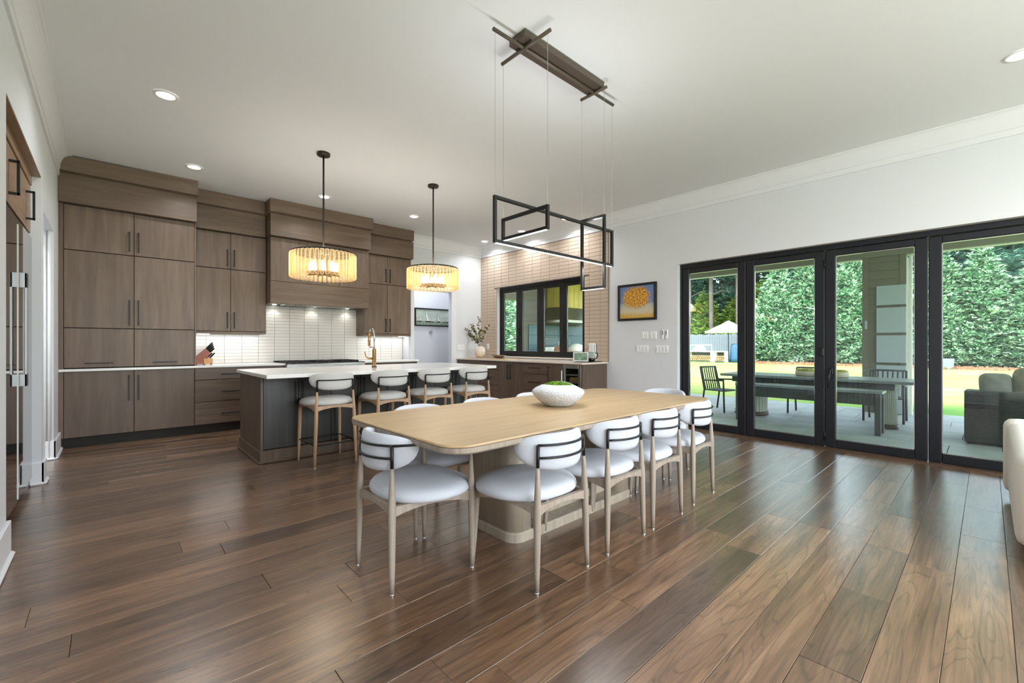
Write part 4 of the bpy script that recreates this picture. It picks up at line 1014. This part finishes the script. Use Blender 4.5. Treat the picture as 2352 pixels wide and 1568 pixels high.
# ================================================================ outdoors
PG = -.12
M['slab'] = mat('patio_stone', (150,153,156), .55, noise=(2.5,.14), bump=(18,.1))
M['siding'] = mat('taupe_siding', (112,106,94), .7, noise=(3,.05))
M['porchtrim'] = mat('porch_trim_taupe', (124,118,106), .7)
M['greyp'] = mat('pale_grey_panel', (168,176,186), .55)
M['darkwood'] = mat('charcoal_outdoor_wood', (66,68,70), .6, noise=(9,.15))
M['greytop'] = wood('grey_sheen_slat', (98,102,106), (122,126,130), (146,150,153), (8,.6,8), rough=.3, tint=.06, freq=2)  # lighter than the frames, reflected light on the tops put into the colour
M['teak'] = wood('weathered_table_wood', (92,84,74), (120,112,100), (146,138,126), (8,.6,8), rough=.45, tint=.1, freq=2)
# lawn
m, n, l, p = base('lawn_grass'); tc = n.new('ShaderNodeTexCoord'); t1 = n.new('ShaderNodeTexNoise'); t1.inputs['Scale'].default_value = .35; t1.inputs['Detail'].default_value = 8; t1.inputs['Roughness'].default_value = .7
l.new(tc.outputs['Object'], t1.inputs['Vector']); r = n.new('ShaderNodeValToRGB'); e = r.color_ramp.elements; e[0].position = .35; e[0].color = srgb(100,146,70); e[1].position = .68; e[1].color = srgb(168,166,108); k = e.new(.52); k.color = srgb(136,164,84)
l.new(t1.outputs['Fac'], r.inputs[0]); l.new(r.outputs[0], p.inputs['Base Color']); p.inputs['Roughness'].default_value = 1.0; p.inputs['Specular IOR Level'].default_value = .1; M['lawn'] = m
lw = MB(); NX_, NY_ = 40, 40; vs = [(11.5+i*46/NX_, -22+j*60/NY_, PG-.02) for j in range(NY_+1) for i in range(NX_+1)]
lw.add(vs, [(j*(NX_+1)+i, j*(NX_+1)+i+1, (j+1)*(NX_+1)+i+1, (j+1)*(NX_+1)+i) for j in range(NY_) for i in range(NX_)]); lw.box(-6, 11.5, -22, 38, PG-.3, PG-.06)
tag(lw.build('lawn', M['lawn'], fix=False), 'mown yellow-green lawn beyond the patio', 'lawn', kind='stuff')
# patio slabs
pt = setting('patio', (8.9, 3, PG)); rg = random.Random(21)
x = 6.23
while x < 11.5:
    x1 = min(x+.61, 11.5); y = -2.4 - rg.uniform(0, .8)
    while y < 8.5:
        L = rg.choice((.61, .61, .92, 1.22)); y1 = min(y+L, 8.5)
        B(x+.003, x1-.003, y+.003, y1-.003, PG-.06, PG+rg.uniform(-.001,.001), b=.003).build('slab', M['slab'], pt, fix=False); y = y1
    x = x1
# porch roof, beam, column
rf = setting('porch_ceiling', (8.8, 3, 3.2)); MB().box(6.22, 11.6, -3, 9.2, 3.15, 3.3).build('ceiling_board', mat('porch_ceiling_bounce', (226,224,218), .6), rf)  # unseen ceiling, made white to bounce more light into the floor reflections
bm_ = thing('porch_beam', 'taupe porch roof beam seen through the top of the folding doors', 'beam', (11.1, 3, 2.89))
B(10.93, 11.25, -3, 8.6, 2.89, 3.15, b=.006).build('beam', M['porchtrim'], bm_); B(10.98, 11.02, -3, 8.6, 2.865, 2.889, b=.002).build('screen_track', M['plastic'], bm_)
cl = thing('porch_column', 'square taupe siding-clad porch column standing behind the patio table', 'column', (11.2, 1.35, PG))
CX0, CX1, CY0, CY1 = 10.93, 11.55, 1.03, 1.68
MB().box(CX0+.02, CX1-.02, CY0+.02, CY1-.02, PG, 2.888).build('core', M['siding'], cl)
z = PG+.02
while z < 2.86:
    sb = MB(); h1 = min(z+.162, 2.885)
    sb.prism([(CX0+.02, z), (CX0, z), (CX0+.014, h1), (CX0+.02, h1)], 'y', CY0+.09, CY1-.09); sb.build('siding_board', M['siding'], cl); z += .16
for a, b in ((CY0, CY0+.09), (CY1-.09, CY1)): B(CX0-.006, CX0+.03, a, b, PG, 2.888, b=.003).build('corner_board', M['siding'], cl)
for z0, z1 in ((PG, .80), (.84, 1.37), (1.41, 1.90), (1.94, 2.32)): B(CX0-.03, CX0-.008, CY0, CY0+.43, z0+.01, z1, b=.003).build('grey_panel', M['greyp'], cl)
B(CX0-.012, CX0-.005, CY0+.57, CY0+.61, 1.50, 1.66, b=.002).build('switch_box', M['greyp'], cl)
tr = MB(); tr.cbox(11.0, 11.06, .955, 1.0, PG, 2.865, b=.003); tag(tr.build('screen_post', M['plastic']), 'slim white screen post beside the porch column', 'post')
# porch end wall with the outdoor kitchen
KY = 8.5
ew = setting('wall_porch', (9.7, KY, 0)); MB().box(8.09, 11.5, KY+.01, KY+.15, PG, 3.15).build('wall_core', M['siding'], ew)
z = PG+.02
while z < 3.1:
    sb = MB(); sb.prism([(KY+.012, z), (KY-.012, z), (KY+.002, z+.178), (KY+.012, z+.178)], 'x', 8.095, 11.5); sb.build('siding_board', M['siding'], ew); z += .176
B(8.0, 8.09, KY-.03, KY+.02, PG, 3.15, b=.004).build('corner_post', M['porchtrim'], ew); B(6.22, 8.06, KY-.03, KY+.16, 2.38, 3.15, b=.004).build('header', M['porchtrim'], ew)
B(6.22, 6.34, KY-.03, KY+.16, PG, 2.4, b=.004).build('post', M['porchtrim'], ew)
oh = thing('outdoor_hood', 'outdoor range hood with golden board chimney and steel canopy through the window', 'range hood', (9.6, 8.2, 1.8))
gold = mat('golden_hood_board', (206,182,96), .55, noise=(6,.08))
MB().box(9.15, 10.35, 7.99, KY-.012, 2.24, 3.14).build('chimney_core', gold, oh)
for i in range(6): B(9.14+.2*i, 9.34+.2*i-.012, 7.972, 7.99, 2.23, 3.14, b=.004).build('board', gold, oh)
for i in range(2): B(9.13, 9.15, 7.98+.25*i, 8.22+.25*i, 2.23, 3.14, b=.004).build('board', gold, oh)
cn = MB(); L0 = [(9.15,7.98,2.24),(10.35,7.98,2.24),(10.35,KY-.013,2.24),(9.15,KY-.013,2.24)]; L1 = [(8.98,7.80,2.02),(10.5,7.80,2.02),(10.5,KY-.013,2.02),(8.98,KY-.013,2.02)]; L2 = [(8.86,7.62,1.86),(10.62,7.62,1.86),(10.62,KY-.013,1.86),(8.86,KY-.013,1.86)]; L3 = [(8.86,7.62,1.79),(10.62,7.62,1.79),(10.62,KY-.013,1.79),(8.86,KY-.013,1.79)]
cn.ring([L3, L2, L1, L0], smooth=False).build('canopy', mat('warm_steel', (150,146,136), .35, metal=1), oh)
bs = mat('teal_stone', (60,98,112), .35, noise=(5,.22))
ok = thing('outdoor_kitchen_counter', 'stone outdoor kitchen counter with teal splashback outside the window', 'counter', (9.7, 8.1, PG))
B(8.35, 11.4, 7.65, KY-.014, PG, .86, b=.006).build('cabinet', M['darkwood'], ok); B(8.3, 11.45, 7.6, KY-.014, .86, .90, b=.004).build('countertop', M['slab'], ok)
for i in range(5):
    for j in range(3): B(8.4+.6*i, 8.995+.6*i, KY-.03, KY-.0125, .90+.28*j, 1.175+.28*j, b=.003).build('splashback_tile', bs, ok)
kg = thing('domed_grill', 'white domed grill with a black mark on the outdoor counter', 'grill', (9.75, 7.9, .90))
MB().lathe([(.24,0),(.27,.03),(.275,.10),(.24,.20),(.16,.28),(.06,.315),(.0,.32)], (9.75,7.9,.901), n=32, cap1=False).build('dome', M['plastic'], kg)
mk = MB()
for dz, dx in ((.10,-.10),(.13,-.06),(.16,-.03)): mk.tube([(9.75+dx-.03,7.9-.262+abs(dx)*.3,.90+dz-.03),(9.75+dx,7.9-.268+abs(dx)*.3,.90+dz+.01),(9.75+dx+.03,7.9-.268+abs(dx)*.2,.90+dz-.01)], .013, n=6)
mk.build('black_mark', M['black'], kg)
MB().tube([(9.90,7.70,1.06),(9.98,7.66,1.1),(10.02,7.72,1.2)], .014, n=8).build('hinge_handle', M['black'], kg)
po = thing('terracotta_oven', 'brown domed terracotta oven on the outdoor counter', 'oven', (9.15, 7.95, .90)); terr = mat('terracotta', (150,104,82), .8, noise=(12,.15))
MB().lathe([(.26,0),(.27,.06),(.24,.16),(.15,.24),(.0,.27)], (9.15,7.95,.901), n=28, cap1=False).build('dome', terr, po); MB().lathe([(.05,0),(.05,.14),(.06,.15)], (9.15,8.05,1.13), n=16).build('flue', M['stoneware'], po)
op = thing('outdoor_pot', 'white tapered pot at the left end of the outdoor counter', 'pot', (8.55, 7.85, .90)); MB().lathe([(.09,0),(.13,.2),(.14,.22),(.125,.22),(.115,.19)], (8.55,7.85,.901), n=24).build('pot', M['plastic'], op)
lamp('porch_ceiling_light', 'AREA', (8.9, 6.2, 3.1), 65, color=(1,.95,.86), shape='DISK', size=.5)
# patio table, bench, planters
t = thing('patio_table', 'long grey patio dining table with a round ribbed pedestal', 'table', (9.05, 2.0, PG))
for i in range(5): B(8.62+.18*i, 8.62+.18*i+.174, .72, 3.48, .60, .645, b=.005).build('top_plank', M['greytop'], t)
B(8.72, 9.42, .95, 3.3, .50, .599, b=.006).build('apron', M['darkwood'], t)
for y, pr in ((3.06, .27), (1.05, .1)):
    pd = MB(); N = 56
    L = lambda r, z: [((9.02+(r-.012*(i % 2))*math.cos(2*PI*i/N)), y+(r-.012*(i % 2))*math.sin(2*PI*i/N), z) for i in range(N)]
    pd.ring([L(pr, PG+.07), L(pr, .50)], smooth=False).build('fluted_pedestal', mat('fluted_grey_%d' % (y*10), (178,178,168), .7), t)
    MB().lathe([(pr+.01,0),(pr+.015,.005),(pr+.015,.07)], (9.02,y,PG), n=36).build('pedestal_base', mat('pedestal_base_%d' % (y*10), (74,58,44), .5), t)
t = thing('patio_bench', 'dark slatted patio bench in front of the patio table', 'bench', (8.3, 1.9, PG))
for i in range(4): B(8.12+.09*i, 8.12+.09*i+.084, 1.02, 3.02, .48, .52, b=.004).build('seat_slat', M['greytop'], t)
B(8.14, 8.17, 1.05, 2.99, .31, .479, b=.004).build('front_rail', M['darkwood'], t); B(8.42, 8.45, 1.05, 2.99, .31, .479, b=.004).build('rear_rail', M['darkwood'], t)
for x in (8.13, 8.4):
    for y in (1.04, 2.94): B(x, x+.07, y, y+.07, PG, .479, b=.004).build('leg', M['darkwood'], t)
mossm = leafy('olive_moss', (96,92,20), (134,128,34), (176,168,64), .1)
for (y, lab) in ((2.16, 'left'), (1.72, 'right')):
    t = thing('planter_bowl', 'low round stone planter with yellow moss on the patio table, %s one' % lab, 'planter', (9.0, y, .6455), 'planters on the patio table')
    MB().lathe([(.14,0),(.16,.01),(.165,.085),(.15,.09)], (9.0,y,.646), n=28).build('bowl', mat('planter_stone_'+lab, (176,166,150), .8), t)
    mm = MB(); rq = random.Random(4)
    mm.lathe([(.155,.085),(.15,.11),(.10,.125),(.0,.13)], (9.0,y,.646), n=20, cap1=False)
    for i in range(120):
        r = .145*math.sqrt(rq.random()); a = rq.random()*2*PI; px, py = 9.0+r*math.cos(a), y+r*math.sin(a); mm.add([(px-.01,py,.75),(px+.01,py,.75),(px,py+.006,.782)], [(0,1,2)])
    mm.build('moss', mossm, t, fix=False)
# patio chairs
def patio_chair():
    t = thing('patio_chair', 'chair', 'chair', (0,0,0)); mt = M['darkwood']
    for s in (-1, 1):
        MB().tube([(s*.26,.24,0),(s*.26,.22,.62)], .017, n=8).build('leg', mt, t)
        MB().tube([(s*.25,-.26,0),(s*.25,-.2,.42),(s*.245,-.30,.86)], .017, n=8).build('leg', mt, t)
        MB().tube([(s*.26,.23,.62),(s*.255,-.24,.60)], .016, n=8).build('armrest', mt, t)
    for i in range(6): B(-.24, .24, -.2+.072*i, -.2+.072*i+.06, .40, .42, b=.004).build('seat_slat', mt, t)
    for i in range(7):
        x = -.2+.4*i/6; MB().tube([(x,-.205,.42),(x,-.295,.85)], .013, n=6).build('back_slat', mt, t)
    MB().tube([(-.245,-.3,.86),(.245,-.3,.86)], .016, n=8).build('top_rail', mt, t)
    return t
pc = patio_chair(); g = 'dark slatted patio chairs'
for i, (x, y, rz, lab) in enumerate(((9.02, 3.62, math.radians(168), 'dark slatted patio chair at the far left end of the patio table'), (9.85, 2.35, PI/2, 'dark slatted patio chair on the lawn side of the patio table, left'), (9.85, 1.2, PI/2, 'dark slatted patio chair on the lawn side of the patio table, right'))):
    c = place_copy(pc, (x, y, PG), rz, lab, i == 0); c['group'] = g
# outdoor sofa
wk = mat('charcoal_wicker', (42,44,42), .7, bump=(70,1.0)); t = thing('wicker_sofa', 'charcoal woven wicker sofa on the patio seen from behind', 'sofa', (9.0,-.6,PG))
B(8.36, 9.25, -2.1, .215, PG+.03, .34, b=.01).build('base', wk, t); B(8.36, 8.56, -2.1, .215, .34, .585, b=.01).build('back', wk, t); B(8.36, 9.25, .02, .215, .34, .55, b=.01).build('arm', wk, t)
for i in range(24): 
    z = PG+.05+.028*i; 
    if z < .57: MB().tube([(8.357,-2.08,z),(8.357,.205,z)], .006, n=5).build('weave_row', wk, t, fix=False)
for x in (8.42, 9.18):
    for y in (-2.0, .14): B(x, x+.05, y, y+.05, PG, PG+.04, b=.004).build('foot', M['black'], t)
for i in range(2): slab_round(8.57, 9.22, -1.04+.52*i-.52, -1.06+.52*i, .06, [(.04,.345),(0,.37),(0,.46),(.03,.49)]).build('seat_cushion', mat('taupe_outdoor_%d' % i, (146,138,120), .9), t)
def outcush(x, y, z, rz, tilt, col, lab, w=.44):
    m = MB(); N = 24
    def L(k, d): return [(d, math.copysign(abs(math.cos(2*PI*i/N))**.5, math.cos(2*PI*i/N))*w/2*k, w/2+math.copysign(abs(math.sin(2*PI*i/N))**.5, math.sin(2*PI*i/N))*w/2*k) for i in range(N)]
    m.ring([L(.3,-.075), L(.75,-.06), L(1,-.008), L(1,.008), L(.75,.06), L(.3,.075)])
    m.xf(Matrix.Translation((x,y,z)) @ Matrix.Rotation(rz, 4, 'Z') @ Matrix.Rotation(tilt, 4, 'Y'))
    tag(m.build('cushion', mat('cushion_'+lab[:9].replace(' ','_'), col, .9, noise=(7,.3), bump=(80,.2))), lab, 'cushion', 'cushions on the wicker sofa')
outcush(8.67, -.08, .50, .25, .22, (122,120,112), 'grey patterned cushion leaning at the left end of the wicker sofa', .32)
outcush(8.70, -.42, .48, -.05, .15, (138,130,108), 'plain taupe cushion in the middle of the wicker sofa', .42)
outcush(8.72, -.85, .48, .05, .18, (116,118,114), 'dark striped cushion at the right of the wicker sofa', .44)
# far garden: mulch bed, fence, parasol, grill, log store
mul = MB(); rq = random.Random(8); mul.box(33.6, 46, -16, 11.3, PG-.02, PG+.06)
for i in range(2600):
    x, y = rq.uniform(32.6, 35.5), rq.uniform(-9, 11.5); s = rq.uniform(.05,.14); z = PG+.05; a = rq.random()*PI; mul.add([(x-s*math.cos(a),y-s*math.sin(a),z-.05),(x+s*math.cos(a),y+s*math.sin(a),z-.05),(x,y,z+rq.uniform(.03,.1))], [(0,1,2)])
tag(mul.build('mulch_bed', mat('red_brown_mulch', (134,94,72), 1, noise=(.9,.3)), fix=False), 'red-brown mulch bed under the conifer hedge', 'mulch', kind='stuff')
for (y, lab, col) in ((1.95, 'left', (158,164,168)), (1.45, 'right', (104,114,120))):
    t = thing('garden_planter', 'small square grey planter box at the hedge foot, %s one' % lab, 'planter', (33.2, y, PG), 'planter boxes at the hedge foot')
    m = MB().ring([[(33.2+sx*k, y+sy*k, z) for sx, sy in ((-1,-1),(1,-1),(1,1),(-1,1))] for k, z in ((.2,PG),(.24,PG+.55),(.21,PG+.55),(.2,PG+.4))], smooth=False); m.build('box', mat('planter_grey_'+lab, col, .8), t)
    MB().lathe([(.2,0),(.15,.06),(.0,.08)], (33.2,y,PG+.4), n=10, cap1=False).build('soil', M['subfloor'], t)
t = thing('garden_fence', 'grey vertical-board garden fence behind the parasol', 'fence', (38, 15, PG))
fm = mat('grey_fence_paint', (92,98,108), .8, noise=(2,.1)); y = 11.6
while y < 22:
    B(38, 38.04, y, y+.19, PG, 2.05+.04*math.sin(y*9), b=.006).build('board', fm, t, fix=False); y += .2
for z in (.3, 1.7): B(38.04, 38.09, 11.6, 22, z, z+.09, b=.01).build('rail', fm, t)
t = thing('garden_parasol', 'cream square garden parasol far across the lawn', 'parasol', (34.6, 13.35, PG))
ca = mat('cream_canvas', (236,228,214), .85)
MB().tube([(34.6,13.35,PG),(34.6,13.35,2.9)], .03, n=8).build('pole', M['black'], t); MB().lathe([(.3,0),(.3,.06),(.06,.1)], (34.6,13.35,PG), n=20).build('base', M['darkwood'], t)
sq = lambda k, z: [(34.6+k*math.cos(PI*i/4), 13.35+k*math.sin(PI*i/4), z) for i in range(8)]
MB().ring([sq(1.75,2.05), sq(1.75,2.15), sq(.9,2.55), sq(.02,2.92)], smooth=False, cap0=False).build('canopy', ca, t)
MB().ring([sq(.5,2.74), sq(.02,3.0)], smooth=False, cap0=False).build('vent_cap', ca, t)
for i in range(8): MB().tube([(34.6,13.35,2.45),(34.6+1.7*math.cos(PI*i/4),13.35+1.7*math.sin(PI*i/4),2.06)], .012, n=5).build('rib', M['darkwood'], t)
t = thing('covered_grill', 'tall garden grill under a draped blue cover beside the parasol pole', 'grill', (34.2, 12.45, PG))
N = 32; Ls = []
for z, k in ((PG,.62),(PG+.3,.6),(.6,.56),(1.0,.54),(1.2,.50),(1.24,.4)): Ls.append([(34.2+(k*.6+.03*math.sin(i*2.4))*math.copysign(abs(math.cos(2*PI*i/N))**.5, math.cos(2*PI*i/N)), 12.45+(k+.05*math.sin(i*3.1)*(1.2-z))*math.copysign(abs(math.sin(2*PI*i/N))**.5, math.sin(2*PI*i/N)), z) for i in range(N)])
MB().ring(Ls, smooth=True).build('cover', mat('navy_tarpaulin', (38,74,104), .45), t)
logm = wood('cut_log', (96,70,46), (142,108,74), (178,148,108), (9,9,9), rough=.9, tint=.25, freq=1.5)
def logstore(y0, y1, lab, oven):
    t = thing('log_store', lab, 'log store', (33.2, (y0+y1)/2, PG))
    for y in (y0, y1-.06): B(32.95, 33.5, y, y+.06, PG, .62, b=.006).build('post', M['plastic'], t)
    B(32.95, 33.5, y0, y1, .62, .70, b=.006).build('shelf', M['plastic'], t); B(32.95, 33.5, y0+.06, y1-.06, PG+.04, PG+.08, b=.004).build('floor_board', M['darkwood'], t)
    B(33.45, 33.5, y0+.06, y1-.06, PG+.08, .62, b=.004).build('back_board', M['darkwood'], t)
    rr = random.Random(int(y0*10)); first = None; n = int((y1-y0-.14)/.15)
    for j in range(3):
        for i in range(n):
            p = (33.2, y0+.15+i*.15+(j % 2)*.05, PG+.16+.13*j)
            if first is None: first = MB().tube([(32.97,p[1],p[2]),(33.43,p[1],p[2])], .066, n=8).build('log', logm, t)
            else: linked(first, (33.2,p[1],p[2]), t, rot=(rr.random()*6,0,0), scale=(1,rr.uniform(.8,1),rr.uniform(.8,1)))
    if oven:
        MB().lathe([(.42,0),(.44,.12),(.36,.30),(.2,.42),(.0,.46)], (33.22,(y0+y1)/2+.1,.705), n=24, cap1=False).build('oven_dome', M['plastic'], t)
        MB().tube([(33.2,y0+.06,.70),(33.2,y0+.06,1.15),(33.2,y1-.06,1.15),(33.2,y1-.06,.70)], .035, n=6).build('frame', M['plastic'], t)
logstore(13.95, 15.7, 'white log store with a domed oven at the left of the garden', True)
logstore(12.95, 13.75, 'small white log store full of logs beside the blue cover', False)

# trees: fronds grown around a trunk
import numpy as np
def conifer(seed, Ht, R, nb, nfr, Lb, fl_, fw):
    """boughs all over a cone, each bough a fan of narrow fronds"""
    rs = np.random.RandomState(seed)
    z = np.clip(Ht*(1-np.sqrt(rs.rand(nb))), .1, Ht*.97); ph = rs.rand(nb)*2*np.pi
    prof = R*np.power(np.clip(1-z/Ht, 0, 1), .74)*(.88+.12*np.minimum(z/1.2, 1))
    rad = prof*(1+.12*np.sin(3*ph+z*1.3+seed)+.08*np.sin(7*ph-z*2.9))*(1-.40*rs.rand(nb)**2)
    tw = ph + rs.uniform(-.6, .6, nb); up = rs.uniform(-.15, .95, nb)
    d = np.stack([np.cos(tw), np.sin(tw), up], 1); d /= np.linalg.norm(d, axis=1)[:,None]
    side = np.cross(d, np.array([0,0,1.0])); side /= np.linalg.norm(side, axis=1)[:,None]; nrm = np.cross(side, d)
    roll = rs.uniform(-.8, .8, nb)[:,None]; side = side*np.cos(roll)+nrm*np.sin(roll)
    lb = (Lb*rs.uniform(.6, 1.25, nb)*np.clip(1.15-.6*z/Ht, .4, 1.1))[:,None]
    p0 = np.stack([np.maximum(rad-.3, .02)*np.cos(ph), np.maximum(rad-.3, .02)*np.sin(ph), z], 1)
    V = []; 
    for k in range(nfr):
        t = (k+.5)/nfr; s = 1 if k % 2 else -1
        base_ = p0 + d*lb*t + np.array([0,0,-.18])*lb*t*t
        a = (.95-.55*t+rs.uniform(-.2, .2, nb))[:,None]*s if k < nfr-1 else np.zeros((nb,1))
        fd = d*np.cos(a)+side*np.sin(a)+np.array([0,0,.12]); fd /= np.linalg.norm(fd, axis=1)[:,None]
        L = (fl_*(1.1-.5*t)*rs.uniform(.75, 1.25, nb))[:,None]
        wv = np.cross(fd, np.cross(side, d)); wv /= (np.linalg.norm(wv, axis=1)[:,None]+1e-9); wv = wv*(fw*rs.uniform(.7, 1.3, nb))[:,None]
        mid = base_ + fd*L*.5 + np.array([0,0,.05])*L; tip = base_ + fd*L - np.array([0,0,.10])*L
        V.append(np.stack([base_, mid+wv, tip, mid-wv], 1))
    V = np.concatenate(V, 0).reshape(-1, 3); n_ = len(V)//4; b = np.arange(n_)*4
    F = np.concatenate([np.stack([b, b+1, b+2], 1), np.stack([b, b+2, b+3], 1)])
    me = bpy.data.meshes.new('foliage'); me.from_pydata(V.tolist(), [], F.tolist()); return me
gA = leafy('blue_green_conifer', (14,50,36), (98,152,112), (228,246,220), .22)  # lit fronds and shaded gaps put into the leaf colour spread
gB = leafy('dark_conifer', (22,56,50), (46,92,80), (104,146,122), .25)
gC = leafy('bright_broadleaf', (60,104,44), (130,168,72), (206,214,130), .35)
trm = mat('bark_grey', (92,84,78), .9, noise=(4,.25), bump=(12,.5))
variants = [conifer(1, 7.4, 1.85, 2100, 15, .85, .36, .050), conifer(2, 7.0, 1.8, 2100, 15, .85, .36, .050)]
big = [conifer(5, 14, 3.6, 1500, 11, 1.5, .75, .12)]
def tree(name, lab, grp, x, y, me, mt, rz, sc_, trunk_h, tr=.12, lift=0.0):
    t = thing(name, lab, 'tree', (x, y, PG), grp)
    k = (me.name, mt.name)
    if k not in tree.cache:
        m2 = me if not me.materials else me.copy(); m2.materials.clear(); m2.materials.append(mt); tree.cache[k] = m2
    f = bpy.data.objects.new('foliage', tree.cache[k]); C.objects.link(f); f.parent = t; f.rotation_euler = (0,0,rz); f.scale = (sc_[0], sc_[0], sc_[1]); f.location = (0,0,lift); f['kind'] = 'stuff'
    MB().tube([(x,y,PG),(x+.05,y,PG+trunk_h*.5),(x,y,PG+trunk_h)], [tr, tr*.7, .02], n=8).build('trunk', trm, t)
tree.cache = {}
ys = [-4.2, -2.1, .1, 2.3, 4.5, 6.6, 8.8, 10.6]
rq = random.Random(14)
for i, y in enumerate(ys):
    tree('hedge_conifer', 'blue-green conifer of the hedge row across the lawn, '+('at its far right end','rightmost, behind the wicker sofa','second from the right','third from the right','right of the porch column','left of the porch column','third from the left','leftmost, beside the parasol')[i], 'conifers in the hedge row', 37.2+rq.uniform(-.5,.5), y+rq.uniform(-.2,.2), variants[i % 2], gA, rq.random()*6, (rq.uniform(1.0,1.15), (.86 if y < 2 else 1.12)*rq.uniform(.94,1.1)), 6.0)
for i, y in enumerate((-4, 1, 6, 11, 16, 21, 26)):
    tree('background_conifer', 'tall dark conifer standing behind the hedge row and the fence', 'dark conifers behind the hedge', 45+rq.uniform(-1,1)+(4 if y > 11 else 0), y, big[0], gB, rq.random()*6, (rq.uniform(1,1.25), rq.uniform(1,1.25)), 12, .2)
bl = conifer(9, 7.0, 2.4, 1400, 11, .7, .28, .10)
for i, (x, y, h, lab) in enumerate(((41,13.2,6,'yellow-green broadleaf tree right of the tall trunk behind the fence'),(41.5,18.2,5.5,'pale green broadleaf tree at the left behind the fence'),(43,15.8,5,'small green tree between the tall trunks behind the fence'))):
    tree('broadleaf_tree', lab, None, x, y, bl, gC, rq.random()*6, (rq.uniform(.9,1.1), h/7.0), h*.8, .12, .9)
for i, (y, lab) in enumerate(((14.6,'tall bare grey pine trunk right of the others behind the fence'),(16.9,'slim bare grey pine trunk in the middle behind the fence'),(18.9,'slim bare grey pine trunk at the left behind the fence'))):
    t = thing('pine_trunk', lab, 'tree', (40, y, PG)); MB().tube([(40,y,PG),(40.05,y+.05,5),(40,y+.1,12)], [.22,.19,.12], n=10).build('trunk', trm, t)
    MB().tube([(40,y,5.6),(40.4,y-.7,6.0),(40.6,y-1.5,5.9)], [.05,.04,.015], n=6).build('branch', trm, t)
    f = bpy.data.objects.new('foliage', tree.cache[(big[0].name, gB.name)]); C.objects.link(f); f.parent = t; f.location = (0,0,8); f.scale = (.7,.7,.5); f['kind'] = 'stuff'
# low green filler seen through the window's left leaf and along the side garden
for i, (x, y) in enumerate(((12.5,15.5),(14.5,17.0),(11.2,14.2),(16.5,19.0))):
    tree('side_garden_conifer', 'green garden conifer seen through the left leaf of the servery window', 'conifers in the side garden', x, y, variants[i % 2], gA, i*1.3, (.75,.8), 5.0)
